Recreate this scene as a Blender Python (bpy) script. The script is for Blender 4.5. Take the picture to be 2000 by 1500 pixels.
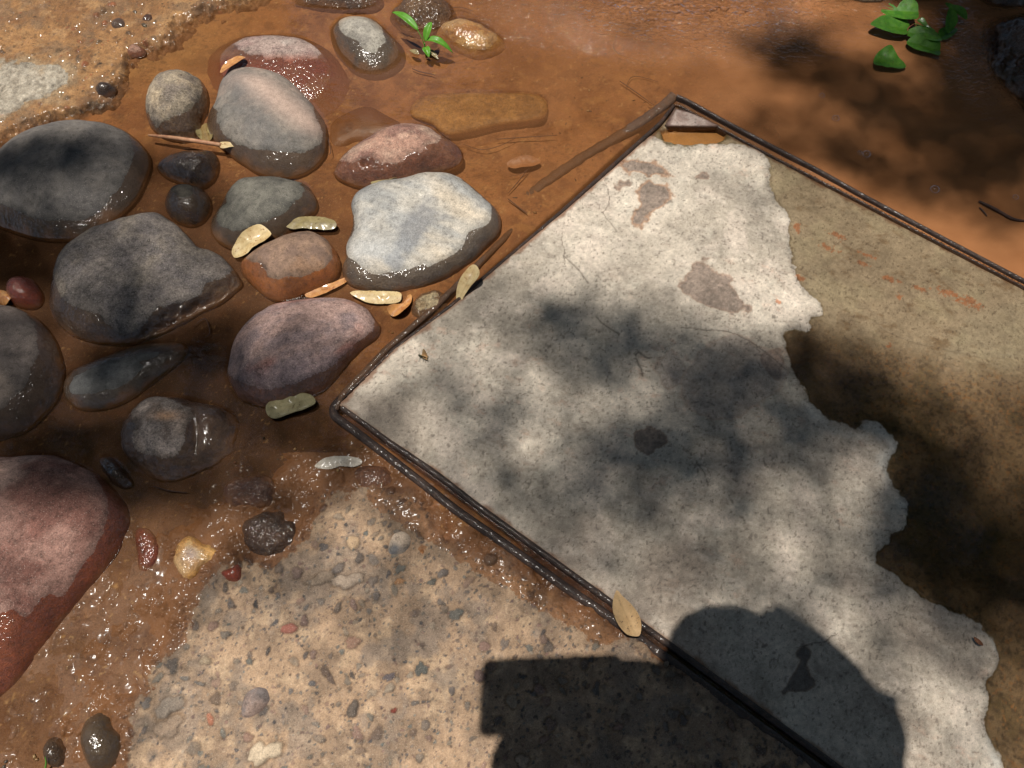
import bpy, math, random
import numpy as np
from mathutils import Vector

random.seed(7)
sc = bpy.context.scene
for o in list(bpy.data.objects):
    bpy.data.objects.remove(o)

# ------------------------------------------------------------------ camera
H = 1.30                      # lens height over the water
F = 1502.0                    # focal length in pixels of the 2000 px wide photograph
RX = math.radians(23.0)       # tilt away from straight down
cam_d = bpy.data.cameras.new('camera')
cam_d.sensor_width = 36.0
cam_d.lens = F / 2000 * 36.0
cam_d.clip_start = 0.02
cam_d.clip_end = 500
cam = bpy.data.objects.new('camera', cam_d)
cam.location = (0, 0, H)
cam.rotation_euler = (RX, 0, 0)
sc.collection.objects.link(cam)
sc.camera = cam
# ------------------------------------------------------------------ light
S = Vector((-0.16, 0.07, 1.0)).normalized()      # towards the sun
world = bpy.data.worlds.new('World')
sc.world = world
world.use_nodes = True
wn = world.node_tree.nodes
sky = wn.new('ShaderNodeTexSky')
sky.sky_type = 'NISHITA'
sky.sun_disc = False
sky.sun_elevation = math.asin(S.z)
sky.sun_rotation = math.atan2(S.x, S.y)
bg = wn['Background']
bg.inputs['Strength'].default_value = 0.075
world.node_tree.links.new(sky.outputs[0], bg.inputs[0])
sun_d = bpy.data.lights.new('sun', 'SUN')
sun_d.energy = 4.85
sun_d.angle = math.radians(0.53)
sun_d.color = (1.0, 0.955, 0.88)
sun = bpy.data.objects.new('sun', sun_d)
sun.rotation_euler = S.to_track_quat('Z', 'Y').to_euler()
sc.collection.objects.link(sun)
sc.view_settings.view_transform = 'Standard'
sc.view_settings.look = 'None'
sc.view_settings.exposure = 0.0
sc.view_settings.gamma = 1.0
sc.cycles.max_bounces = 8
sc.cycles.transparent_max_bounces = 12
sc.cycles.caustics_reflective = False
sc.cycles.caustics_refractive = False
sc.cycles.use_denoising = True

# ------------------------------------------------------------------ maths
CR, SR = math.cos(RX), math.sin(RX)

def G(px, py, z=0.0):
    """photo pixel -> point on the horizontal plane at height z"""
    px = np.asarray(px, float); py = np.asarray(py, float)
    u = (px - 1000.0) / F; v = (750.0 - py) / F
    dy = SR + v * CR; dz = -CR + v * SR
    t = (z - H) / dz
    return u * t, dy * t

def P(x, y, z):
    """point -> photo pixel"""
    d = y * SR - (z - H) * CR
    v = (y * CR + (z - H) * SR) / d
    return 1000.0 + F * x / d, 750.0 - F * v

def hsh(ix, iy, iz, seed):
    n = (ix * 374761393 + iy * 668265263 + iz * 1440662683 + seed * 974634777) & 0xFFFFFFFF
    n = ((n ^ (n >> 13)) * 1274126177) & 0xFFFFFFFF
    n = (n ^ (n >> 16)) & 0xFFFFFFFF
    return n / 4294967295.0

def vn2(x, y, seed=0):
    x0 = np.floor(x); y0 = np.floor(y)
    fx = x - x0; fy = y - y0
    fx = fx * fx * (3 - 2 * fx); fy = fy * fy * (3 - 2 * fy)
    ix = x0.astype(np.int64); iy = y0.astype(np.int64)
    a = hsh(ix, iy, 0, seed); b = hsh(ix + 1, iy, 0, seed)
    c = hsh(ix, iy + 1, 0, seed); d = hsh(ix + 1, iy + 1, 0, seed)
    return (a * (1 - fx) + b * fx) * (1 - fy) + (c * (1 - fx) + d * fx) * fy

def fbm(x, y, s, octv=4, seed=0, gain=0.5):
    """-1..1 fractal noise with feature size s"""
    r = 0; a = 1.0; tot = 0; f = 1.0 / s
    for k in range(octv):
        r = r + a * (2 * vn2(x * f + 17.3 * k, y * f - 9.1 * k, seed + k) - 1)
        tot += a; a *= gain; f *= 2.03
    return r / tot * 1.5

def vn3(x, y, z, seed=0):
    x0 = np.floor(x); y0 = np.floor(y); z0 = np.floor(z)
    fx = x - x0; fy = y - y0; fz = z - z0
    fx = fx * fx * (3 - 2 * fx); fy = fy * fy * (3 - 2 * fy); fz = fz * fz * (3 - 2 * fz)
    ix = x0.astype(np.int64); iy = y0.astype(np.int64); iz = z0.astype(np.int64)
    r = 0
    for dx in (0, 1):
        for dy in (0, 1):
            for dz in (0, 1):
                w = (fx if dx else 1 - fx) * (fy if dy else 1 - fy) * (fz if dz else 1 - fz)
                r = r + w * hsh(ix + dx, iy + dy, iz + dz, seed)
    return r

def fbm3(p, s, octv=4, seed=0, gain=0.5):
    r = 0; a = 1.0; tot = 0; f = 1.0 / s
    for k in range(octv):
        r = r + a * (2 * vn3(p[:, 0] * f + 7.7 * k, p[:, 1] * f, p[:, 2] * f - 3.3 * k, seed + k) - 1)
        tot += a; a *= gain; f *= 2.03
    return r / tot * 1.5

def sstep(a, b, x):
    t = np.clip((x - a) / (b - a), 0, 1)
    return t * t * (3 - 2 * t)

def lerp(a, b, t):
    return a + (b - a) * t

def mixc(c, d, t):
    """mix colour arrays (n,3) with factor (n,)"""
    c = np.asarray(c, float); d = np.asarray(d, float)
    return c + (d - c) * np.asarray(t)[:, None]

def smooth_closed(pts, n=8):
    p = np.asarray(pts, float); m = len(p); out = []
    for i in range(m):
        p0, p1, p2, p3 = p[i - 1], p[i], p[(i + 1) % m], p[(i + 2) % m]
        for k in range(n):
            t = k / n
            out.append(0.5 * ((2 * p1) + (-p0 + p2) * t + (2 * p0 - 5 * p1 + 4 * p2 - p3) * t * t + (-p0 + 3 * p1 - 3 * p2 + p3) * t ** 3))
    return np.array(out)

def smooth_open(pts, n=8):
    p = np.asarray(pts, float); m = len(p); out = []
    for i in range(m - 1):
        p0 = p[max(i - 1, 0)]; p1 = p[i]; p2 = p[i + 1]; p3 = p[min(i + 2, m - 1)]
        for k in range(n):
            t = k / n
            out.append(0.5 * ((2 * p1) + (-p0 + p2) * t + (2 * p0 - 5 * p1 + 4 * p2 - p3) * t * t + (-p0 + 3 * p1 - 3 * p2 + p3) * t ** 3))
    out.append(p[-1])
    return np.array(out)

def sdist(x, y, poly, cap=1e9):
    """signed distance to a closed polygon, positive inside"""
    poly = np.asarray(poly, float)
    x = np.asarray(x, float); y = np.asarray(y, float)
    best = np.full(x.shape, 1e18); ins = np.zeros(x.shape, bool)
    q = np.roll(poly, -1, 0)
    for (ax, ay), (bx, by) in zip(poly, q):
        ex, ey = bx - ax, by - ay
        L = ex * ex + ey * ey + 1e-18
        t = np.clip(((x - ax) * ex + (y - ay) * ey) / L, 0, 1)
        dx = x - ax - t * ex; dy = y - ay - t * ey
        np.minimum(best, dx * dx + dy * dy, out=best)
        if ay != by:
            c = ((ay > y) != (by > y)) & (x < (bx - ax) * (y - ay) / (by - ay) + ax)
            ins ^= c
    d = np.sqrt(best)
    return np.where(ins, d, -d)

def ldist(x, y, line):
    """distance to an open polyline"""
    line = np.asarray(line, float); best = np.full(np.shape(x), 1e18)
    for (ax, ay), (bx, by) in zip(line[:-1], line[1:]):
        ex, ey = bx - ax, by - ay
        t = np.clip(((x - ax) * ex + (y - ay) * ey) / (ex * ex + ey * ey + 1e-18), 0, 1)
        np.minimum(best, (x - ax - t * ex) ** 2 + (y - ay - t * ey) ** 2, out=best)
    return np.sqrt(best)

def wpoly(pts, z=0.0, n=4):
    s = smooth_closed(pts, n)
    x, y = G(s[:, 0], s[:, 1], z)
    return np.stack([x, y], 1)

def srgb(r, g, b):
    def f(c):
        c /= 255.0
        return c / 12.92 if c <= 0.04045 else ((c + 0.055) / 1.055) ** 2.4
    return np.array([f(r), f(g), f(b)])

# ------------------------------------------------------------------ mesh building
def mesh_obj(name, V, Fq, mat, parent=None, attrs=None, smooth=True):
    """V (n,3), Fq a list/array of faces (all the same size when an array)"""
    me = bpy.data.meshes.new(name)
    V = np.asarray(V, np.float32)
    if isinstance(Fq, np.ndarray):
        k = Fq.shape[1]; nf = Fq.shape[0]
        me.vertices.add(len(V)); me.vertices.foreach_set('co', V.ravel())
        me.loops.add(nf * k); me.loops.foreach_set('vertex_index', Fq.astype(np.int32).ravel())
        me.polygons.add(nf)
        me.polygons.foreach_set('loop_start', np.arange(0, nf * k, k, dtype=np.int32))
        me.update(calc_edges=True)
    else:
        me.from_pydata([tuple(v) for v in V.tolist()], [], Fq)
        me.update()
    me.polygons.foreach_set('use_smooth', np.full(len(me.polygons), smooth))
    for k_, a in (attrs or {}).items():
        a = np.asarray(a, np.float32)
        if a.ndim == 2:
            at = me.attributes.new(k_, 'FLOAT_COLOR', 'POINT')
            c = np.ones((len(a), 4), np.float32); c[:, :3] = np.clip(a, 0, 1)
            at.data.foreach_set('color', c.ravel())
        else:
            at = me.attributes.new(k_, 'FLOAT', 'POINT')
            at.data.foreach_set('value', a)
    if mat:
        me.materials.append(mat)
    ob = bpy.data.objects.new(name, me)
    sc.collection.objects.link(ob)
    if parent is not None:
        ob.parent = parent
    return ob

def tag(o, label=None, cat=None, group=None, kind=None):
    if label: o['label'] = label
    if cat: o['category'] = cat
    if group: o['group'] = group
    if kind: o['kind'] = kind
    return o

def empty(name, loc=(0, 0, 0)):
    o = bpy.data.objects.new(name, None); o.location = loc
    o.empty_display_size = 0.02
    sc.collection.objects.link(o)
    return o

def grid_faces(nu, nv):
    i = np.arange(nu - 1)[:, None]; j = np.arange(nv - 1)[None, :]
    a = (i * nv + j).ravel()
    return np.stack([a, a + nv, a + nv + 1, a + 1], 1)

# ------------------------------------------------------------------ materials
class NT:
    def __init__(s, name):
        s.m = bpy.data.materials.new(name); s.m.use_nodes = True
        s.t = s.m.node_tree; s.n = s.t.nodes; s.l = s.t.links
        s.bsdf = s.n['Principled BSDF']; s.out = s.n['Material Output']
        s.co = s.n.new('ShaderNodeTexCoord').outputs['Object']
    def link(s, a, b): s.l.new(a, b)
    def val(s, v, sock):
        if isinstance(v, bpy.types.NodeSocket): s.l.new(v, sock)
        elif hasattr(v, '__len__') and sock.type == 'RGBA': sock.default_value = (v[0], v[1], v[2], 1)
        else: sock.default_value = v
    def attr(s, name, col=False):
        a = s.n.new('ShaderNodeAttribute'); a.attribute_name = name
        return a.outputs['Color' if col else 'Fac']
    def noise(s, scale, detail=3, rough=.55, vec=None, dist=0.0):
        a = s.n.new('ShaderNodeTexNoise'); a.inputs['Scale'].default_value = scale
        a.inputs['Detail'].default_value = detail; a.inputs['Roughness'].default_value = rough
        a.inputs['Distortion'].default_value = dist
        s.link(vec or s.co, a.inputs['Vector']); return a.outputs['Fac']
    def voro(s, scale, feat='F1', vec=None):
        a = s.n.new('ShaderNodeTexVoronoi'); a.feature = feat; a.inputs['Scale'].default_value = scale
        s.link(vec or s.co, a.inputs['Vector']); return a
    def mapping(s, scale=(1, 1, 1), rot=(0, 0, 0)):
        a = s.n.new('ShaderNodeMapping'); a.inputs['Scale'].default_value = scale
        a.inputs['Rotation'].default_value = rot; s.link(s.co, a.inputs['Vector']); return a.outputs[0]
    def math(s, op, a, b=0.0, c=0.0, clamp=False):
        m = s.n.new('ShaderNodeMath'); m.operation = op; m.use_clamp = clamp
        s.val(a, m.inputs[0]); s.val(b, m.inputs[1])
        if op in ('MULTIPLY_ADD',): s.val(c, m.inputs[2])
        return m.outputs[0]
    def rng(s, x, a, b, c=0.0, d=1.0, smooth=False):
        m = s.n.new('ShaderNodeMapRange')
        if smooth: m.interpolation_type = 'SMOOTHSTEP'
        s.val(x, m.inputs[0])
        for i, v in enumerate((a, b, c, d)): s.val(v, m.inputs[i + 1])
        return m.outputs[0]
    def mix(s, f, a, b, mode='MIX'):
        m = s.n.new('ShaderNodeMix'); m.data_type = 'RGBA'; m.blend_type = mode
        s.val(f, m.inputs[0]); s.val(a, m.inputs[6]); s.val(b, m.inputs[7]); return m.outputs[2]
    def lum(s, c, f):
        """colour times a scalar"""
        g = s.n.new('ShaderNodeCombineColor')
        for i in range(3): s.val(f, g.inputs[i])
        return s.mix(1.0, c, g.outputs[0], 'MULTIPLY')
    def bump(s, h, strength, dist, normal=None):
        b = s.n.new('ShaderNodeBump'); b.inputs['Strength'].default_value = strength
        b.inputs['Distance'].default_value = dist; s.link(h, b.inputs['Height'])
        if normal is not None: s.link(normal, b.inputs['Normal'])
        return b.outputs[0]

def surf_mat(name, wet=(.27, .20, .145), fine=420, mid=90, contrast=.5, speck=0.0, speck_col=(.8, .78, .72), dark=0.0,
             bump=1.0, edge=.010, rough=.85, wet_rough=.30, coat=1.0, glit=1.0, silt=(.20, .085, .03), gs=150, g2=1.0, damp_w=.014, damp_d=.70, cr=.12):
    """vertex albedo (Col) + fine procedural grain; Wd = distance to the dry part's edge in metres (>0 dry); Mud = silt film"""
    t = NT(name)
    col = t.attr('Col', True)
    n1 = t.noise(fine, 4, .7); n2 = t.noise(mid, 4, .6); n3 = t.noise(fine * 2.7, 2, .6)
    g = t.math('ADD', t.rng(n1, .2, .8, 1 - contrast * .8, 1 + contrast * .8), t.rng(n2, .25, .75, -contrast * .4, contrast * .4))
    col = t.lum(col, g)
    if speck > 0:
        v = t.noise(fine * 1.35, 1, .4)
        col = t.mix(t.math('MULTIPLY', t.rng(v, .64, .72), speck), col, speck_col)
    if dark > 0:
        v = t.noise(fine * .75, 2, .5)
        col = t.mix(t.math('MULTIPLY', t.rng(v, .34, .26), dark), col, (.03, .026, .022))
    wd = t.attr('Wd')
    w = t.math('ADD', wd, t.rng(t.noise(55, 5, .7), 0, 1, -edge, edge))
    w = t.math('ADD', w, t.rng(t.noise(420, 2, .6), 0, 1, -edge * .25, edge * .25))
    dry = t.rng(w, -.0007, .0007, 0, 1, True)
    damp = t.rng(w, .0, damp_w, damp_d, 1.0, True)
    wc = t.mix(1.0, col, wet, 'MULTIPLY')
    wc = t.mix(t.attr('Mud'), wc, silt)
    dc = t.lum(col, damp)
    t.link(t.mix(dry, wc, dc), t.bsdf.inputs['Base Color'])
    t.link(t.rng(dry, 0, 1, wet_rough + .12, rough), t.bsdf.inputs['Roughness'])
    t.bsdf.inputs['Specular IOR Level'].default_value = .35
    b = t.bump(n2, .5 * bump, .0025)
    b = t.bump(n1, 1.0 * bump, .0016, b)
    b = t.bump(n3, .9 * bump, .0007, b)
    t.link(b, t.bsdf.inputs['Normal'])
    gz = t.n.new('ShaderNodeNewGeometry'); sz = t.n.new('ShaderNodeSeparateXYZ'); t.link(gz.outputs['Position'], sz.inputs[0])
    t.link(t.math('MULTIPLY', t.rng(dry, 0, 1, coat, 0), t.rng(sz.outputs['Z'], -.0006, .0012, 0, 1)), t.bsdf.inputs['Coat Weight'])
    t.bsdf.inputs['Coat Roughness'].default_value = cr
    t.bsdf.inputs['Coat IOR'].default_value = 1.52
    cb = t.bump(t.noise(gs, 1, .5), 1.0, .0022 * glit * 150 / gs)
    cb = t.bump(t.noise(420, 1, .5), 1.0, .0005 * glit * g2, cb)
    t.link(cb, t.bsdf.inputs['Coat Normal'])
    return t.m

def simple_mat(name, c1, c2, scale=60, rough=.6, bump=.3, coat=0.0, trans=None, detail=4, bd=.001, metal=0.0):
    t = NT(name)
    n = t.noise(scale, detail, .6)
    t.link(t.mix(t.rng(n, .3, .7), c1, c2), t.bsdf.inputs['Base Color'])
    t.bsdf.inputs['Roughness'].default_value = rough
    t.bsdf.inputs['Coat Weight'].default_value = coat
    t.bsdf.inputs['Coat Roughness'].default_value = .12
    t.bsdf.inputs['Metallic'].default_value = metal
    t.link(t.bump(t.noise(scale * 4, 3, .6), bump, bd), t.bsdf.inputs['Normal'])
    return t.m

# ------------------------------------------------------------------ stones
RASTER = []          # (cx, cy, polar radius table, z(t) function, bbox) for the water depth
SILT = np.array([.21, .088, .032])

def polar_table(poly, ax, ay, n):
    a = np.arctan2(poly[:, 1] - ay, poly[:, 0] - ax); r = np.hypot(poly[:, 0] - ax, poly[:, 1] - ay)
    o = np.argsort(a); a = a[o]; r = r[o]
    a = np.concatenate([a[-8:] - 2 * np.pi, a, a[:8] + 2 * np.pi]); r = np.concatenate([r[-8:], r, r[:8]])
    th = np.linspace(-np.pi, np.pi, n, endpoint=False)
    return th, np.interp(th, a, r)

def stone(name, outline, h, mat, cols, label, cat='stone', dry=None, zeq=-.004, p=2.3, q=1.6, amp=.0015, ns=.05, rough=0.0,
          seed=1, apex=None, N=200, M=64, cscale=.03, stretch=None, deep=.05, wetz=None, group=None, colfun=None, shear=None, hfun=None, raster=True, kindtag=True, parent=None, muddy=.35):
    q = 1 + (q - 1) * (.45 if h > .02 else .8)
    zr = zeq + .35 * max(h - zeq, 0)
    s = smooth_closed(outline, 6)
    x, y = G(s[:, 0], s[:, 1], zr)
    if apex is None:
        A = .5 * np.sum(x * np.roll(y, -1) - np.roll(x, -1) * y)
        ax = np.sum((x + np.roll(x, -1)) * (x * np.roll(y, -1) - np.roll(x, -1) * y)) / (6 * A)
        ay = np.sum((y + np.roll(y, -1)) * (x * np.roll(y, -1) - np.roll(x, -1) * y)) / (6 * A)
    else:
        ax, ay = G(apex[0], apex[1], h); ax = float(ax); ay = float(ay)
    th, R = polar_table(np.stack([x, y], 1), ax, ay, N)
    def zt(t):
        return zeq + (h - zeq) * np.clip(1 - t ** p, 0, 1) ** (1 / q)
    ts = np.sin(np.linspace(0.02, np.pi / 2, M))
    bs = np.linspace(1, 0, 10)[1:]
    T = np.concatenate([ts, .55 + .45 * bs])
    Z = np.concatenate([zt(ts), zeq - deep * (1 - bs ** 2) ** .5])
    TT, TH = np.meshgrid(T, th, indexing='ij')
    RR = R[None, :] * TT
    X = ax + RR * np.cos(TH); Y = ay + RR * np.sin(TH); ZZ = np.repeat(Z[:, None], N, 1)
    if shear is not None:
        ZZ = ZZ + ((X - ax) * shear[0] + (Y - ay) * shear[1]) * (ZZ - zeq) / max(h - zeq, .004)
    if hfun is not None:
        ZZ = ZZ + hfun(*P(X, Y, ZZ)) * sstep(1.0, .9, TT)
    V = np.stack([X.ravel(), Y.ravel(), ZZ.ravel()], 1)
    tt = TT.ravel(); thh = TH.ravel()
    nrm = np.stack([np.cos(thh) * tt ** 3, np.sin(thh) * tt ** 3, 1 - tt ** 3 + .15], 1)
    nrm /= np.linalg.norm(nrm, axis=1)[:, None]
    d = fbm3(V, ns, 4, seed) * amp
    if rough > 0:
        rg = fbm3(V, ns * .3, 4, seed + 50, .62)
        d = d + rough * rg
    V = V + nrm * d[:, None]
    V0 = V[:N].mean(0)
    V = np.concatenate([V, [V0], [[ax, ay, Z[-1]]]])
    nr = len(T)
    Fc = []
    j = np.arange(N); j2 = (j + 1) % N
    for i in range(nr - 1):
        Fc.append(np.stack([i * N + j, (i + 1) * N + j, (i + 1) * N + j2, i * N + j2], 1))
    Fq = np.concatenate(Fc)
    capT = [[int(a), int(b), nr * N] for a, b in zip(j, j2)]
    capB = [[int((nr - 1) * N + b), int((nr - 1) * N + a), nr * N + 1] for a, b in zip(j, j2)]
    # quads + triangle caps
    allF = Fq.tolist() + capT + capB
    # albedo
    q3 = V.copy()
    if stretch is not None:
        a = math.radians(stretch[0]); k = stretch[1]
        u = q3[:, 0] * math.cos(a) + q3[:, 1] * math.sin(a); w = -q3[:, 0] * math.sin(a) + q3[:, 1] * math.cos(a)
        q3 = np.stack([u / k, w, q3[:, 2]], 1)
    f1 = fbm3(q3, cscale, 5, seed + 7, .6); f2 = fbm3(q3 + 3.1, cscale * 1.7, 4, seed + 19, .55)
    C = mixc(np.tile(cols[0], (len(V), 1)), cols[1], sstep(-.35, .45, f1))
    C = mixc(C, cols[2], sstep(.0, .65, f2) * .8)
    C = C * (1 + .22 * fbm3(q3 + 9.2, .010, 4, seed + 23, .65) + .16 * fbm3(V, .045, 3, seed + 29))[:, None]
    if mat in (MS['grey'], MS['granite'], MS['smooth'], MS['black']): C = C * np.array([1.02, .985, .93])
    sp_ = fbm3(V + 4.4, .0045, 2, seed + 33)
    C = mixc(C, C * .45, sstep(.45, .75, sp_) * .6)
    pu, pv = P(V[:, 0], V[:, 1], V[:, 2])
    if colfun is not None:
        C = colfun(C, V, pu, pv)
    if dry is not None:
        wd = sdist(pu, pv, smooth_closed(dry, 3)) / 1150.0
    elif wetz is not None:
        wd = (V[:, 2] - wetz) * 2.0
    else:
        wd = np.full(len(V), -1.0)
    wd = np.where(V[:, 2] < .0008, np.minimum(wd, -.02), wd)
    mud = sstep(.013, -.004, V[:, 2] + .012 * fbm3(V, .022, 4, seed + 41)) * (muddy + .15) + .12 * (wd < 0)
    ob = mesh_obj(name, V, allF, mat, parent, dict(Col=C, Wd=wd, Mud=np.clip(mud, 0, 1)))
    # origin at the base of the stone
    c = Vector((ax, ay, 0.0))
    ob.data.transform(__import__('mathutils').Matrix.Translation(-c)); ob.location = c
    if parent is None:
        tag(ob, label, cat, group)
    if raster:
        RASTER.append((ax, ay, th, R, zt, shear, zeq, h))
    return ob

def raster_solid(x, y, z):
    for ax, ay, th, R, zt, shear, zeq, h in RASTER:
        rm = R.max()
        m = (abs(x - ax) < rm) & (abs(y - ay) < rm)
        if not m.any(): continue
        xx = x[m] - ax; yy = y[m] - ay
        a = np.arctan2(yy, xx); r = np.hypot(xx, yy)
        Rr = np.interp(a, np.append(th, np.pi), np.append(R, R[0]))
        t = r / Rr
        zz = zt(np.minimum(t, 1))
        if shear is not None:
            zz = zz + (xx * shear[0] + yy * shear[1]) * (zz - zeq) / max(h - zeq, .004)
        zz = np.where(t < 1, zz, -1)
        z[m] = np.maximum(z[m], zz)
    return z

MS = dict(
    grey=surf_mat('grey_river_stone', contrast=.5, speck=.4, speck_col=(.5, .45, .4), fine=520, dark=.35, bump=.9),
    granite=surf_mat('speckled_stone', contrast=.95, speck=.5, speck_col=(.5, .45, .38), fine=300, dark=.4, bump=1.1),
    smooth=surf_mat('smooth_stone', contrast=.5, fine=480, speck=.25, speck_col=(.6, .55, .5), dark=.35, bump=.9, edge=.008),
    black=surf_mat('black_stone', contrast=.5, fine=420, speck=.25, speck_col=(.3, .3, .3), wet=(.38, .34, .30), bump=.6, edge=.006, wet_rough=.1),
    pink=surf_mat('pink_rough_stone', contrast=.85, fine=330, speck=.45, speck_col=(.62, .5, .42), dark=.3, bump=1.2, wet=(.33, .19, .125)),
    red=surf_mat('red_sandstone', contrast=.8, fine=380, speck=.4, speck_col=(.62, .47, .40), dark=.3, bump=1.2, wet=(.50, .19, .09), glit=1.3),
    pale=surf_mat('pale_limestone', contrast=.5, fine=360, dark=.15, bump=1.1, wet=(.16, .14, .12), edge=.004, glit=1.2),
    orange=surf_mat('orange_brown_stone', contrast=.5, fine=420, dark=.3, bump=.6, wet=(.80, .42, .16), edge=.006, glit=1.3),
    tan=surf_mat('tan_wet_stone', contrast=.6, fine=300, dark=.5, bump=1.2, wet=(.80, .66, .48), edge=.01, glit=1.3),
    rough=surf_mat('coarse_wet_rock', contrast=.9, fine=260, speck=.5, speck_col=(.6, .5, .36), dark=.7, bump=1.8, glit=2.0),
)
def c3(*a): return np.array(a, float)
GREY = [srgb(128, 122, 118), srgb(108, 104, 102), srgb(140, 132, 124)]
exec_stones = []

# --- the stones, outlines measured in photo pixels
stone('river_stone', [(-60, 330), (0, 271), (52, 241), (105, 227), (147, 224), (196, 229), (241, 248), (270, 273), (287, 300), (281, 336), (260, 378), (225, 416), (183, 444), (140, 461), (88, 463), (35, 452), (-20, 430), (-80, 385)],
      .046, MS['grey'], [srgb(112, 108, 106), srgb(96, 93, 93), srgb(124, 118, 114)], 'big smooth dark grey oval stone at the left edge below the gravelly ledge', p=2.2, q=1.7,
      dry=[(-90, 330), (0, 272), (52, 241), (105, 227), (147, 224), (196, 229), (241, 250), (258, 280), (259, 310), (245, 345), (228, 372), (205, 400), (185, 420), (150, 430), (100, 430), (60, 425), (20, 405), (0, 400), (-90, 380)], amp=.002, seed=3, apex=(110, 320))
stone('river_stone', [(92, 560), (98, 520), (110, 490), (135, 462), (170, 440), (215, 425), (250, 413), (297, 405), (330, 422), (360, 448), (385, 475), (410, 483), (435, 500), (460, 530), (468, 548), (450, 567), (420, 588), (390, 604), (350, 627), (300, 652), (250, 667), (210, 668), (160, 660), (120, 640), (92, 600)],
      .043, MS['granite'], [srgb(128, 120, 116), srgb(110, 104, 104), srgb(140, 130, 120)], 'large flat speckled grey stone with a broken craggy lower edge', p=4.5, q=1.6, amp=.003, ns=.08, rough=.0012,
      dry=[(103, 520), (112, 490), (135, 462), (170, 440), (215, 425), (297, 405), (330, 422), (360, 448), (382, 475), (395, 482), (430, 495), (455, 520), (440, 540), (405, 552), (390, 575), (360, 590), (310, 600), (290, 625), (270, 645), (245, 653), (225, 645), (200, 625), (190, 612), (165, 605), (125, 585), (112, 560)],
      hfun=lambda u, v: -.022 * sstep(0, 30, (u - 300) * .55 + (v - 640) * .83 + 12 + fbm(u, v, 26, 4, 8) * 16) * (.7 + .6 * fbm(u, v, 14, 4, 12)) - .02 * sstep(14, 4, np.hypot(u - 396, (v - 470) * .8) + fbm(u, v, 12, 2, 3) * 5), seed=11)
stone('river_stone', [(385, 130), (400, 100), (430, 80), (470, 66), (540, 62), (600, 70), (640, 90), (665, 115), (685, 145), (690, 170), (680, 200), (650, 225), (625, 234), (560, 235), (480, 225), (420, 200), (390, 170)],
      .016, MS['pink'], [srgb(172, 150, 140), srgb(150, 125, 118), srgb(190, 175, 165)], 'broad mostly sunken reddish stone with a pale dry streak on top', p=2.2, q=1.5, amp=.001, apex=(545, 96), zeq=-.025,
      dry=[(453, 84), (472, 72), (514, 65), (560, 66), (602, 75), (630, 88), (642, 103), (626, 108), (616, 115), (595, 114), (578, 117), (567, 123), (556, 117), (550, 110), (528, 114), (504, 108), (480, 105), (465, 95)], seed=5,
      colfun=lambda C, V, u, v: mixc(C, srgb(170, 100, 78), sstep(100, 125, v)))
stone('river_stone', [(413, 186), (424, 147), (441, 126), (469, 117), (508, 119), (546, 133), (581, 161), (609, 196), (630, 228), (635, 266), (630, 294), (609, 318), (578, 334), (542, 336), (500, 328), (466, 307), (438, 287), (410, 262), (397, 235), (402, 205)],
      .058, MS['smooth'], [srgb(140, 133, 126), srgb(120, 116, 112), srgb(158, 142, 132)], 'big egg shaped stone, grey with a pinkish band, twig touching its foot', p=2.2, q=1.7, amp=.0015, apex=(510, 215), seed=9,
      dry=[(413, 196), (424, 150), (441, 127), (469, 118), (508, 119), (546, 133), (581, 161), (609, 196), (616, 224), (630, 259), (623, 283), (595, 297), (560, 297), (525, 292), (490, 290), (455, 276), (430, 252), (423, 217), (411, 203)],
      colfun=lambda C, V, u, v: mixc(mixc(C, srgb(196, 168, 152), np.exp(-(((u - 545) * .6 - (v - 195) * .8) / 26) ** 2) * sstep(130, 160, v) * sstep(290, 240, v) * .8), srgb(100, 98, 98), np.exp(-(((u - 470) * .8 - (v - 190) * .5) / 30) ** 2) * .5))
stone('river_stone', [(283, 168), (297, 143), (322, 131), (353, 129), (378, 140), (394, 157), (399, 182), (389, 224), (378, 255), (350, 264), (315, 259), (290, 241), (278, 210), (279, 185)],
      .055, MS['granite'], [srgb(150, 138, 122), srgb(118, 108, 100), srgb(172, 155, 132)], 'small upright mottled tan stone beside the egg shaped stone', p=2.4, q=1.8, amp=.003, ns=.03, apex=(335, 180), seed=13,
      dry=[(284, 168), (297, 143), (322, 131), (353, 129), (378, 140), (390, 157), (394, 185), (380, 205), (365, 215), (340, 228), (318, 238), (310, 248), (300, 240), (285, 215), (281, 190)])
stone('river_stone', [(640, 60), (648, 38), (668, 25), (700, 22), (730, 30), (752, 48), (768, 65), (785, 80), (795, 105), (788, 125), (765, 142), (735, 150), (705, 146), (680, 130), (655, 100)],
      .030, MS['pale'], [srgb(176, 168, 155), srgb(155, 148, 138), srgb(190, 182, 168)], 'rounded stone with a pale dry cap, left of the green sprout', p=2.1, q=1.6, amp=.0015, apex=(705, 68), seed=15, zeq=-.02,
      dry=[(661, 49), (668, 26), (696, 25), (713, 32), (727, 39), (745, 53), (749, 67), (754, 81), (745, 89), (738, 95), (735, 103), (717, 101), (707, 91), (700, 81), (686, 74), (672, 67)],
      colfun=lambda C, V, u, v: mixc(C, srgb(180, 150, 120), sstep(.02, .0, V[:, 2]) * .6))
stone('boulder', [(760, 28), (772, 8), (800, -12), (850, -16), (880, 2), (892, 25), (888, 42), (870, 58), (820, 66), (780, 56)],
      .030, MS['rough'], [srgb(170, 140, 100), srgb(140, 112, 78), srgb(190, 165, 125)], 'coarse pitted brown rock behind the green sprout', cat='rock', amp=.003, ns=.03, rough=.002, seed=17, zeq=-.02)
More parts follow.
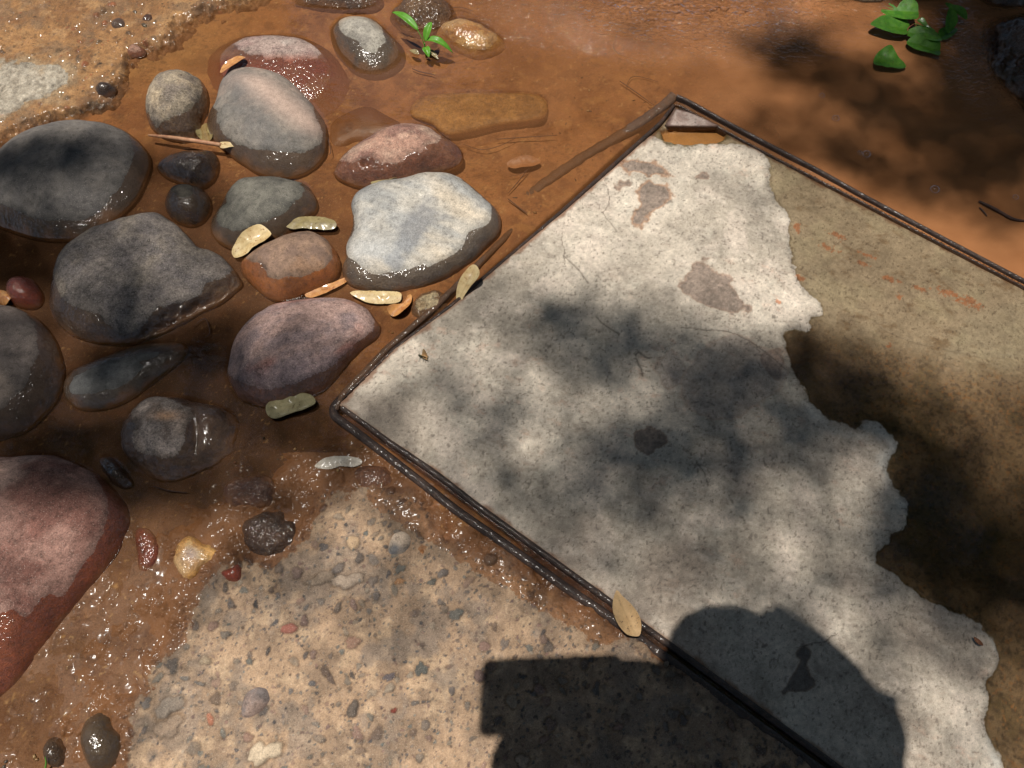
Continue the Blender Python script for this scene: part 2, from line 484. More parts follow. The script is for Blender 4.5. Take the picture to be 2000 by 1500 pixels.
stone('river_stone', [(850, 49), (878, 38), (913, 37), (941, 45), (965, 60), (983, 74), (987, 88), (969, 102), (941, 110), (916, 107), (892, 97), (868, 82), (851, 66)],
      .018, MS['tan'], [srgb(190, 155, 102), srgb(172, 122, 66), srgb(196, 172, 138)], 'golden yellow wet stone right of the green sprout', amp=.003, ns=.03, seed=19, zeq=-.02)
stone('river_stone', [(572, 2), (600, -22), (680, -28), (740, -18), (748, 3), (730, 16), (690, 21), (640, 18), (590, 12)],
      .022, MS['rough'], [srgb(150, 132, 122), srgb(125, 110, 104), srgb(170, 150, 138)], 'rough grey stone cut off by the top edge', amp=.003, ns=.03, rough=.001, seed=21, zeq=-.015)
stone('river_stone', [(636, 245), (660, 225), (700, 207), (730, 207), (755, 220), (790, 240), (800, 260), (760, 278), (700, 285), (660, 297), (638, 290), (632, 265)],
      -.002, MS['black'], [srgb(120, 80, 65), srgb(95, 62, 52), srgb(130, 92, 74)], 'flat dark brown stone lying just under the water between egg shaped and reddish stones', amp=.0015, seed=23, zeq=-.03, p=3)
stone('river_stone', [(654, 315), (675, 290), (710, 266), (745, 245), (780, 235), (815, 234), (843, 241), (860, 255), (885, 270), (904, 290), (899, 312), (868, 327), (815, 338), (794, 347), (766, 354), (724, 360), (682, 354), (650, 336)],
      .042, MS['pink'], [srgb(168, 130, 112), srgb(140, 104, 92), srgb(185, 155, 135)], 'reddish oblong stone with a small dark pit, below the sunken slab', p=2.3, q=1.7, apex=(770, 282), amp=.003, ns=.04, rough=.0006, seed=25,
      dry=[(666, 311), (682, 294), (710, 269), (745, 247), (780, 235), (815, 234), (843, 241), (859, 255), (860, 273), (832, 285), (825, 297), (797, 301), (787, 315), (766, 320), (745, 317), (724, 308), (696, 315), (682, 317), (668, 315)],
      hfun=lambda u, v: -.012 * np.exp(-((u - 712) ** 2 + (v - 314) ** 2) / 60.) - .007 * np.exp(-((u - 722) ** 2 + (v - 303) ** 2) / 40.))
stone('sunken_slab', [(801, 212), (815, 193), (850, 185), (920, 182), (990, 182), (1046, 185), (1067, 196), (1070, 213), (1060, 229), (1025, 238), (972, 245), (920, 257), (878, 262), (857, 252), (843, 240), (808, 228)],
      -.0012, MS['tan'], [srgb(168, 132, 88), srgb(148, 114, 74), srgb(180, 144, 98)], 'long flat brown slab of rock lying under clear shallow water', cat='rock slab', p=14, q=2, amp=.0006, seed=27, zeq=-.012, deep=.03, muddy=.0, wetz=-.5)
stone('river_stone', [(684, 397), (690, 375), (710, 362), (740, 350), (790, 342), (825, 334), (865, 334), (900, 345), (925, 365), (950, 385), (972, 405), (979, 425), (975, 450), (950, 475), (925, 500), (890, 525), (850, 547), (800, 560), (750, 566), (700, 560), (672, 545), (665, 520), (674, 500), (674, 480), (686, 445), (688, 420)],
      .032, MS['pale'], [srgb(190, 183, 172), srgb(164, 162, 158), srgb(206, 190, 168)], 'large flat pale cream and grey stone near the cover frame', p=6.0, q=2.2, amp=.003, ns=.07, rough=.0008, seed=29, cscale=.045, stretch=(-25, 2.5), apex=(820, 440),
      dry=[(684, 395), (690, 375), (710, 362), (740, 350), (790, 342), (825, 334), (865, 334), (895, 345), (920, 365), (942, 385), (958, 400), (960, 420), (950, 440), (925, 448), (912, 460), (905, 480), (885, 498), (860, 510), (835, 522), (828, 515), (800, 525), (760, 532), (735, 536), (715, 528), (695, 512), (675, 495), (677, 475), (692, 450), (690, 420)],
      colfun=lambda C, V, u, v: mixc(mixc(C, srgb(130, 130, 132), sstep(.05, .6, fbm(u * .9 + v * .4, v - u * .35, 60, 4, 5)) * .75), srgb(176, 180, 184), np.exp(-(((u - 730) / 60) ** 2 + ((v - 490) / 32) ** 2)) * .5))
stone('river_stone', [(465, 510), (478, 495), (499, 480), (529, 465), (556, 453), (586, 447), (610, 447), (634, 459), (652, 480), (662, 504), (660, 528), (646, 543), (616, 558), (580, 573), (550, 582), (529, 579), (505, 564), (484, 545), (469, 528)],
      .046, MS['orange'], [srgb(152, 124, 104), srgb(130, 106, 92), srgb(165, 128, 100)], 'small glossy orange brown stone between two pale fallen leaves', p=2.8, q=1.9, apex=(570, 495), amp=.002, ns=.04, seed=31,
      dry=[(480, 501), (490, 486), (529, 465), (556, 453), (586, 447), (610, 447), (634, 459), (644, 474), (649, 498), (644, 513), (631, 525), (610, 532), (592, 540), (568, 540), (541, 546), (526, 543), (517, 528), (511, 516), (502, 513), (490, 510)])
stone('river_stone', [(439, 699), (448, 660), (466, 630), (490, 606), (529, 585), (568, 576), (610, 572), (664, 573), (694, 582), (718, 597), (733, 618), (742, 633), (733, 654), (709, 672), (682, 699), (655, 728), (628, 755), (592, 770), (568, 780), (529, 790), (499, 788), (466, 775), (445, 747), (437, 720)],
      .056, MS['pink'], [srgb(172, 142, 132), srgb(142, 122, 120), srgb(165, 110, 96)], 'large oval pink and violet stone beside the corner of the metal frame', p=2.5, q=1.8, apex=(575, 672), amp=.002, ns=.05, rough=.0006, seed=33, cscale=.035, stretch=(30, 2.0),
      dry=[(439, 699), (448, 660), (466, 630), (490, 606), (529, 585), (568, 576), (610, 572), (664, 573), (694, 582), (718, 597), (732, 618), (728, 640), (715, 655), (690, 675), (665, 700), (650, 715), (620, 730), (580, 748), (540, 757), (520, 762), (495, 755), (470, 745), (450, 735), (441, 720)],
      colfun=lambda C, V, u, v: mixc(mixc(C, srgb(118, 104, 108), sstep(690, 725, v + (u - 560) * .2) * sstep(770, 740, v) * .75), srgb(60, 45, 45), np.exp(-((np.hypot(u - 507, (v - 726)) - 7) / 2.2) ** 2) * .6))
stone('river_stone', [(305, 312), (322, 298), (350, 287), (381, 285), (409, 289), (422, 305), (422, 325), (413, 343), (395, 357), (371, 360), (350, 350), (322, 340), (303, 325)],
      .034, MS['black'], [srgb(60, 60, 62), srgb(45, 45, 48), srgb(80, 80, 82)], 'small glossy black stone under the pale twig', p=1.8, q=1.5, amp=.003, ns=.03, seed=35, apex=(375, 315))
stone('river_stone', [(320, 380), (330, 362), (350, 355), (375, 357), (398, 368), (407, 390), (403, 412), (385, 430), (360, 433), (335, 422), (319, 402)],
      .036, MS['black'], [srgb(80, 76, 70), srgb(55, 50, 46), srgb(95, 90, 80)], 'small round dark stone with a grey dry spot, below the glossy black stone', amp=.002, seed=37, apex=(360, 380),
      dry=[(332, 368), (350, 358), (372, 362), (377, 378), (360, 386), (345, 380)])
stone('river_stone', [(441, 366), (462, 346), (490, 339), (532, 339), (574, 345), (598, 354), (614, 378), (616, 402), (595, 422), (565, 445), (530, 462), (490, 474), (452, 480), (424, 469), (408, 448), (410, 420), (428, 392)],
      .038, MS['grey'], [srgb(104, 102, 96), srgb(84, 83, 79), srgb(120, 118, 110)], 'dark greenish grey stone with a grey dry top, above the cream leaf', p=2.4, q=1.7, amp=.002, seed=39, apex=(520, 385),
      dry=[(451, 360), (465, 348), (490, 341), (532, 341), (574, 346), (591, 364), (591, 378), (574, 395), (560, 413), (539, 423), (515, 434), (490, 444), (465, 450), (437, 444), (424, 434), (427, 413), (441, 395), (443, 378)])
stone('river_stone', [(-80, 600), (-30, 588), (0, 587), (30, 595), (65, 615), (95, 650), (113, 695), (115, 735), (100, 775), (75, 805), (40, 835), (0, 850), (-50, 855), (-100, 800), (-110, 700)],
      .05, MS['grey'], [srgb(120, 110, 106), srgb(104, 95, 92), srgb(132, 120, 112)], 'smooth grey brown stone half cut off by the left edge', p=2.4, q=1.8, amp=.002, seed=41,
      dry=[(-90, 600), (-30, 588), (0, 587), (30, 595), (50, 610), (67, 630), (70, 660), (75, 690), (60, 720), (55, 745), (40, 765), (20, 780), (0, 800), (-50, 800), (-100, 760)])
stone('pebble', [(8, 562), (15, 543), (35, 536), (55, 540), (70, 555), (80, 575), (75, 592), (55, 600), (30, 596), (14, 584)],
      .030, MS['red'], [srgb(150, 88, 72), srgb(130, 74, 60), srgb(160, 100, 82)], 'small glossy brick red pebble at the left edge', cat='pebble', amp=.002, ns=.03, seed=43, N=90, M=30)
stone('river_stone', [(121, 740), (140, 718), (182, 701), (224, 684), (266, 670), (315, 664), (350, 664), (364, 676), (357, 694), (332, 716), (297, 743), (259, 771), (224, 788), (182, 797), (147, 794), (122, 771)],
      .024, MS['black'], [srgb(112, 112, 112), srgb(92, 92, 92), srgb(128, 128, 128)], 'long dark slate coloured stone lying low in brown water', p=2.2, q=1.8, amp=.0015, seed=45, apex=(215, 735),
      dry=[(137, 755), (145, 738), (175, 722), (205, 708), (235, 700), (265, 692), (310, 688), (300, 697), (270, 708), (280, 715), (262, 735), (235, 755), (200, 762), (165, 770), (142, 768)])
stone('river_stone', [(228, 850), (238, 810), (258, 785), (290, 770), (330, 768), (370, 776), (420, 788), (453, 806), (462, 835), (455, 870), (430, 895), (400, 915), (370, 930), (330, 937), (290, 930), (255, 907), (235, 882)],
      .040, MS['granite'], [srgb(142, 132, 128), srgb(110, 98, 92), srgb(166, 152, 144)], 'lumpy dark stone with a grey dry hump and a wet brown shoulder', p=2.2, q=1.8, amp=.006, ns=.05, seed=47, apex=(315, 830),
      dry=[(258, 820), (262, 795), (285, 778), (310, 772), (345, 785), (370, 798), (378, 815), (362, 835), (362, 860), (345, 890), (325, 895), (300, 890), (270, 880), (258, 860), (262, 838)],
      hfun=lambda u, v: -.014 * np.exp(-(((u - 378) / 12) ** 2 + ((v - 850) / 40) ** 2)) + .004 * np.exp(-(((u - 410) / 25) ** 2 + ((v - 840) / 35) ** 2)),
      colfun=lambda C, V, u, v: mixc(C, srgb(190, 150, 118), np.exp(-(((u - 325) / 22) ** 2 + ((v - 812) / 9) ** 2)) * .9))
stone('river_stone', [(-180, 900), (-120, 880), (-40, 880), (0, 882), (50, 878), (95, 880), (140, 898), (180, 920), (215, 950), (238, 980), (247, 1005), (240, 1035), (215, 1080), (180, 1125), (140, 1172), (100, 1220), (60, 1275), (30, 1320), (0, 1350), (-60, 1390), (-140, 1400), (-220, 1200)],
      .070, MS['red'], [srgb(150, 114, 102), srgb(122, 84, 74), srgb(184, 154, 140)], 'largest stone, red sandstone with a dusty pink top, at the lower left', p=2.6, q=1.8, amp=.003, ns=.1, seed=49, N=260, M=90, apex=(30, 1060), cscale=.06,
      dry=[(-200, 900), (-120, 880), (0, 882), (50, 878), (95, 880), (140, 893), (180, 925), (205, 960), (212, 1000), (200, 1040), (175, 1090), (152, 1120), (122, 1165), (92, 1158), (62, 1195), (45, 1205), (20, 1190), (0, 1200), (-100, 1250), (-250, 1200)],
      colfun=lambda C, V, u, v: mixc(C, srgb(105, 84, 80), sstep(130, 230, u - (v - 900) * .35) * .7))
stone('pebble', [(190, 897), (205, 888), (228, 900), (250, 925), (256, 945), (238, 953), (215, 940), (198, 920)],
      .02, MS['black'], [srgb(80, 68, 62), srgb(60, 50, 46), srgb(95, 82, 74)], 'small dark wet pebble wedged beside the largest red stone', cat='pebble', amp=.003, ns=.02, seed=51, N=80, M=26)
stone('pebble', [(150, 1450), (155, 1420), (170, 1397), (195, 1386), (212, 1395), (225, 1420), (238, 1440), (235, 1475), (215, 1505), (180, 1510), (160, 1485)],
      .030, MS['smooth'], [srgb(120, 122, 108), srgb(104, 106, 98), srgb(132, 130, 116)], 'rounded sage green stone at the bottom left corner', cat='stone', amp=.002, seed=53, wetz=.1, N=120, M=40)
stone('pebble', [(84, 1460), (95, 1442), (112, 1440), (124, 1455), (127, 1480), (118, 1498), (98, 1500), (86, 1485)],
      .02, MS['rough'], [srgb(110, 100, 80), srgb(86, 78, 62), srgb(130, 118, 96)], 'small dark olive pebble left of the sage green stone', cat='pebble', amp=.002, seed=55, N=80, M=26)
stone('rock', [(468, 1030), (480, 1008), (515, 998), (550, 1000), (556, 1015), (580, 1020), (580, 1050), (560, 1075), (520, 1090), (480, 1075)],
      .024, MS['rough'], [srgb(120, 108, 98), srgb(80, 76, 74), srgb(140, 112, 90)], 'jagged dark rock bedded in wet silt beside the concrete edge', cat='rock', amp=.005, ns=.03, rough=.002, seed=57, wetz=.1, N=120, M=40, muddy=.1, zeq=.0)
stone('rock', [(336, 1090), (343, 1066), (362, 1047), (380, 1050), (395, 1060), (412, 1064), (424, 1078), (415, 1095), (395, 1104), (380, 1124), (360, 1130), (343, 1112)],
      .017, MS['tan'], [srgb(212, 176, 118), srgb(205, 160, 88), srgb(210, 190, 160)], 'bright yellow cream rock fragment in the wet silt', cat='rock', amp=.002, ns=.02, seed=59, wetz=.016, N=100, M=36, zeq=.004, p=3.2,
      colfun=lambda C, V, u, v: mixc(C, srgb(200, 175, 160), np.exp(-(((u - 372) / 16) ** 2 + ((v - 1085) / 20) ** 2))))
stone('pebble', [(428, 1118), (450, 1108), (470, 1098), (472, 1120), (468, 1136), (446, 1136)],
      .019, MS['red'], [srgb(170, 90, 62), srgb(150, 75, 52), srgb(175, 105, 80)], 'triangular brick red chip beside the yellow rock fragment', cat='pebble', amp=.001, seed=61, wetz=.2, N=60, M=20, zeq=.006)
stone('pebble', [(757, 1068), (765, 1045), (783, 1036), (800, 1046), (800, 1062), (790, 1078), (772, 1083), (759, 1080)],
      .026, MS['smooth'], [srgb(150, 148, 146), srgb(120, 120, 124), srgb(205, 185, 165)], 'smooth blue grey and cream pebble set in the tan concrete', cat='pebble', amp=.001, seed=63, wetz=0, N=80, M=26, zeq=.012)
stone('pebble', [(470, 1385), (480, 1355), (500, 1342), (520, 1346), (526, 1365), (512, 1385), (490, 1400), (474, 1400)],
      .024, MS['smooth'], [srgb(150, 130, 122), srgb(120, 112, 112), srgb(165, 145, 132)], 'oval mauve grey pebble set in the tan concrete near the bottom edge', cat='pebble', amp=.001, seed=65, wetz=0, N=80, M=26, zeq=.012)
stone('pebble', [(183, 176), (190, 164), (205, 160), (222, 165), (224, 176), (212, 185), (194, 187)],
      .022, MS['black'], [srgb(62, 62, 64), srgb(48, 48, 50), srgb(75, 75, 78)], 'shiny black pebble on the lip of the gravelly ledge', cat='pebble', amp=.001, seed=67, N=70, M=22, zeq=.0)
for (o, h, mt, cc, lb, sd) in [
    ([(214, 48), (222, 38), (238, 35), (248, 43), (247, 54), (232, 58), (218, 56)], .020, 'grey', (140, 128, 125), 'wet lilac grey pebble on the sandy ground at upper left', 71),
    ([(256, 26), (262, 21), (272, 22), (276, 29), (270, 35), (260, 33)], .016, 'smooth', (150, 145, 122), 'little sage pebble next to two brownish ones on the sandy ground', 72),
    ([(276, 38), (286, 27), (300, 30), (303, 42), (292, 49), (280, 46)], .018, 'rough', (125, 88, 70), 'pitted reddish brown pebble among the little ones on the sandy ground', 73),
    ([(273, 50), (283, 46), (294, 52), (292, 60), (280, 60)], .016, 'smooth', (120, 120, 88), 'tiny olive pebble on the sandy ground', 74),
    ([(263, 62), (272, 58), (284, 62), (282, 69), (268, 69)], .014, 'red', (165, 95, 65), 'tiny rust red pebble on the sandy ground', 75),
    ([(324, 75), (332, 68), (344, 70), (342, 78), (330, 80)], .004, 'smooth', (110, 118, 98), 'tiny dark green pebble at the edge of the sunken sand', 76),
    ([(246, 98), (256, 86), (270, 86), (285, 98), (280, 106), (258, 111), (247, 108)], .014, 'pink', (165, 125, 105), 'pinkish wet stone chip with a whitish top on the ledge corner', 77),
    ([(152, 23), (160, 19), (172, 24), (170, 30), (158, 29)], .018, 'black', (70, 66, 62), 'tiny blackish pebble nearest the top left corner', 78),
    ([(182, 32), (190, 26), (201, 28), (200, 34), (188, 36)], .018, 'red', (175, 100, 70), 'tiny orange red pebble beside the blackish one', 79),
    ([(318, 44), (330, 38), (350, 40), (352, 47), (336, 53), (322, 52)], .008, 'smooth', (160, 120, 75), 'half buried tan pebble on the sandy ground', 80),
]:
    b = srgb(*cc)
    stone('pebble', o, h, MS[mt], [b, b * .75, b * 1.2], lb, cat='pebble', amp=.0008, ns=.02, seed=sd, N=60, M=20, zeq=h - .014, wetz=.2 if sd != 77 else .011)
stone('rock', [(800, 612), (808, 588), (830, 570), (858, 566), (872, 580), (868, 602), (845, 618), (815, 622)],
      .012, MS['rough'], [srgb(190, 170, 135), srgb(150, 125, 92), srgb(205, 190, 160)], 'crumbly pale lump of mortar beside the pale stone and the frame', cat='rock', amp=.004, ns=.02, rough=.001, seed=81, wetz=.008, N=90, M=30, zeq=-.008)
stone('rock', [(686, 930), (700, 912), (725, 905), (750, 908), (768, 925), (768, 950), (752, 965), (720, 968), (695, 955)],
      .016, MS['rough'], [srgb(165, 118, 88), srgb(140, 95, 68), srgb(185, 140, 110)], 'wet reddish brown lump of rock below the white feather', cat='rock', amp=.003, ns=.03, seed=83, wetz=.3, N=100, M=34, zeq=-.004, muddy=.2)
stone('rock', [(432, 960), (445, 938), (480, 925), (520, 928), (540, 945), (538, 975), (515, 992), (470, 995), (440, 985)],
      .012, MS['rough'], [srgb(150, 105, 75), srgb(125, 85, 60), srgb(165, 120, 90)], 'low brown wet rock crusted with silt, above the jagged dark rock', cat='rock', amp=.005, ns=.03, rough=.001, seed=85, wetz=.3, N=110, M=36, zeq=-.006, muddy=.5)
stone('rock', [(262, 1040), (275, 1028), (295, 1035), (312, 1065), (310, 1095), (292, 1120), (272, 1118), (268, 1085)],
      .0085, MS['red'], [srgb(150, 95, 72), srgb(130, 80, 60), srgb(155, 105, 82)], 'thin rust brown flake bedded in wet silt beside the largest red stone', cat='rock', amp=.001, seed=87, wetz=.3, N=90, M=30, zeq=-.004, p=4, muddy=.6)

stone('rock', [(1905, 75), (1935, 45), (2000, 30), (2080, 30), (2130, 130), (2090, 260), (2030, 262), (1975, 215), (1925, 150)],
      .05, MS['rough'], [srgb(88, 62, 46), srgb(46, 34, 27), srgb(134, 92, 62)], 'dark wet rock of the bank at the right edge above the stream', cat='rock', amp=.020, ns=.06, rough=.007, seed=91, zeq=-.05, wetz=.2, N=260, M=80)
stone('rock', [(1880, -20), (1925, -70), (2060, -90), (2080, 0), (2010, 22), (1960, 30), (1920, 20)],
      .06, MS['rough'], [srgb(100, 74, 58), srgb(74, 54, 42), srgb(130, 98, 74)], 'dark wet rock of the bank in the top right corner', cat='rock', amp=.012, ns=.06, rough=.004, seed=92, zeq=-.05, wetz=.2)
stone('rock', [(1722, -10), (1740, -60), (1850, -80), (1885, -30), (1870, 6), (1800, 14), (1745, 12)],
      .05, MS['black'], [srgb(60, 50, 42), srgb(44, 36, 30), srgb(76, 64, 52)], 'dark rock mass added in place of the black void behind the creeping plant', cat='rock', amp=.010, ns=.06, rough=.003, seed=94, zeq=-.05, wetz=.2)  # dark mass put where only a black shaded void lies
stone('rock', [(1590, 4), (1600, -40), (1700, -50), (1724, -20), (1722, 12), (1690, 17), (1640, 10), (1605, 8)],
      .03, MS['rough'], [srgb(190, 170, 140), srgb(160, 142, 115), srgb(205, 190, 165)], 'pale concrete kerb end at the top edge above the stream', cat='kerb', amp=.001, ns=.05, seed=93, p=8, q=3, wetz=.0, zeq=-.04)

# ------------------------------------------------------------------ the bed of silt
CP = [  # control points: photo x, y, height of the silt
    (0, 500, -.012), (250, 500, -.012), (60, 560, -.006), (280, 360, -.012), (250, 230, -.006), (380, 100, -.010), (520, 30, -.010), (300, 20, .002), (700, 180, -.016), (820, 150, -.016),
    (900, 20, -.02), (1050, 80, -.022), (1000, 258, -.026), (930, 275, -.026), (1070, 240, -.026), (950, 165, -.016), (1250, 100, -.022), (1450, 60, -.020), (1500, 150, -.045), (1450, 230, -.028), (1700, 100, -.07), (1750, 280, -.08), (1950, 320, -.09), (1700, 380, -.045), (1900, 500, -.05),
    (1000, 400, -.012), (900, 480, -.007), (1150, 260, -.012), (1280, 160, -.010), (780, 600, -.003), (700, 680, -.004), (640, 420, -.010), (640, 600, -.008), (420, 560, -.008), (400, 640, -.006), (220, 690, -.010), (420, 740, -.010),
    (620, 790, -.006), (600, 850, -.004), (520, 870, -.004), (650, 930, .003), (480, 940, .001), (330, 990, -.002), (300, 950, -.006), (180, 850, -.010), (120, 860, -.010), (300, 1050, .001), (280, 1150, .002), (180, 1250, .0012), (80, 1350, .0010), (20, 1480, .0008), (150, 1330, .0035),
    (800, 900, .002), (900, 1020, .004), (300, 1300, .004), (500, 1200, -.004), (700, 1400, -.02), (1000, 700, -.06), (1400, 900, -.06), (1900, 900, -.06), (2200, 600, -.06), (2200, 1300, -.06), (-200, 700, -.01), (-200, 300, .0), (-200, 1300, .0), (400, 300, -.012), (480, 520, -.012), (1200, 1600, -.03)]
cpx, cpy = G([c[0] for c in CP], [c[1] for c in CP])
cpz = np.array([c[2] for c in CP])

def bed(x, y):
    shp = x.shape; x = x.ravel(); y = y.ravel()
    num = np.zeros(x.shape); den = np.zeros(x.shape)
    for a, b, c in zip(cpx, cpy, cpz):
        w = 1.0 / (((x - a) ** 2 + (y - b) ** 2) + .0006) ** 1.6
        num += w * c; den += w
    u, v = P(x, y, 0.0)
    near_ = (np.abs(x) < 2) & (y > -.5) & (y < 2.2)
    r = num / den
    r[near_] -= .010 * np.exp(-(ldist(u[near_], v[near_], [(872, 266), (925, 262), (975, 250), (1030, 243), (1074, 226)]) / 8) ** 2)
    return r.reshape(shp)

OFR = [(655, 797), (1318, 190), (2300, 705), (2300, 2000), (1650, 1523)]
frame_w = np.stack(G([p[0] for p in OFR], [p[1] for p in OFR], .004), 1)

def outer_axis(lo, hi, step, far, k=1.25):
    a = list(np.arange(lo, hi, step)); s = step
    up = [a[-1]]
    while up[-1] < far: s *= k; up.append(up[-1] + s)
    s = step; dn = [a[0]]
    while dn[-1] > -far: s *= k; dn.append(dn[-1] - s)
    return np.array(dn[:0:-1] + a + up[1:])

xs = outer_axis(-1.28, 1.28, .0024, 60); ys = outer_axis(-.16, 1.6, .0024, 60)
XX, YY = np.meshgrid(xs, ys, indexing='ij')
ZB = bed(XX, YY)
rr = np.hypot(XX, YY - .7)
near = sstep(2.4, 1.5, rr)
lump = fbm(XX, YY, .06, 4, 31) * .0022 + fbm(XX, YY, .014, 3, 37) * .0008
wetl = sstep(-.004, .003, ZB)
lump = lump + wetl * (np.maximum(fbm(XX, YY, .016, 3, 41) - .35, 0) * .0070 + fbm(XX, YY, .006, 2, 43) * .0001)
rip = np.sin((YY * 95 + XX * 40 + 3.0 * fbm(XX, YY, .08, 3, 47)) * 1.0) * .0004
ZB = ZB + (lump + rip * sstep(-.005, -.02, ZB)) * near + sstep(1.9, 5, rr) * .3 + sstep(5, 50, rr) * 2.0 * np.abs(fbm(XX, YY, 9.0, 3, 3)) 
# silt wakes up against the stones a little, dips under the cover
sdF = sdist(XX[:, ::1], YY, frame_w) if False else None
ZBG = ZB
x_, y_ = XX.ravel(), YY.ravel()
inF = np.zeros(x_.shape)
mF = (x_ > -.6) & (x_ < 2.5) & (y_ > -1.5) & (y_ < 1.6)
inF[mF] = sstep(-.004, .012, sdist(x_[mF], y_[mF], frame_w))
ZB = ZB - (inF * .05).reshape(XX.shape)
C = mixc(np.tile(srgb(184, 126, 78), (x_.size, 1)), srgb(150, 98, 58), sstep(-.4, .5, fbm(x_, y_, .09, 5, 51)))
C = mixc(C, srgb(205, 150, 92), sstep(.1, .8, fbm(x_, y_, .02, 4, 53)) * .5)
pu, pv = P(x_, y_, 0.0)
pu = np.where(rr.ravel() < 3, pu, 3000); pv = np.where(rr.ravel() < 3, pv, 700)
# the left half is coloured darker between the stones; the stream to the right is redder
C = mixc(C, srgb(98, 68, 48), sstep(800, 540, pu) * sstep(250, 480, pv) * sstep(1150, 950, pv) * .92)
C = mixc(C, srgb(150, 112, 86), sstep(760, 600, pu) * sstep(900, 1050, pv) * .85)
C = mixc(C, srgb(178, 104, 60), sstep(1250, 1600, pu) * .7)
C = mixc(C, srgb(120, 76, 44), sstep(.15, .6, fbm(x_, y_, .028, 4, 57)) * .45)
C = mixc(C, srgb(205, 158, 100), sstep(560, 250, pu) * sstep(220, 60, pv) * .7)
gr = vn2(x_ / .0035, y_ / .0035, 61) * vn2(x_ / .011, y_ / .011, 62)
C = mixc(C, srgb(70, 40, 24), sstep(.60, .75, vn2(x_ / .005, y_ / .003, 63)) * .35 * sstep(0, .4, fbm(x_, y_, .05, 3, 64)))
C = mixc(C, srgb(235, 190, 130), sstep(.55, .8, gr) * .5)
C = mixc(C, srgb(120, 95, 60), sstep(2.2, 4, rr.ravel()))
wdG = sstep(3, 6, rr.ravel()) * .2 - .05
m_mud = surf_mat('silt', wet=(.60, .57, .52), contrast=.35, fine=380, mid=70, speck=.25, speck_col=(.75, .5, .26), dark=.6, bump=1.3, cr=.16, glit=.4, coat=.2, gs=50, g2=.2, wet_rough=.4, silt=(.3, .13, .045))
ground = mesh_obj('ground', np.stack([x_, y_, ZB.ravel()], 1), grid_faces(len(xs), len(ys)), m_mud, None, dict(Col=C, Wd=wdG, Mud=np.zeros(x_.size)))
tag(ground, 'reddish brown silt bed of a shallow stream', None, None, 'structure')

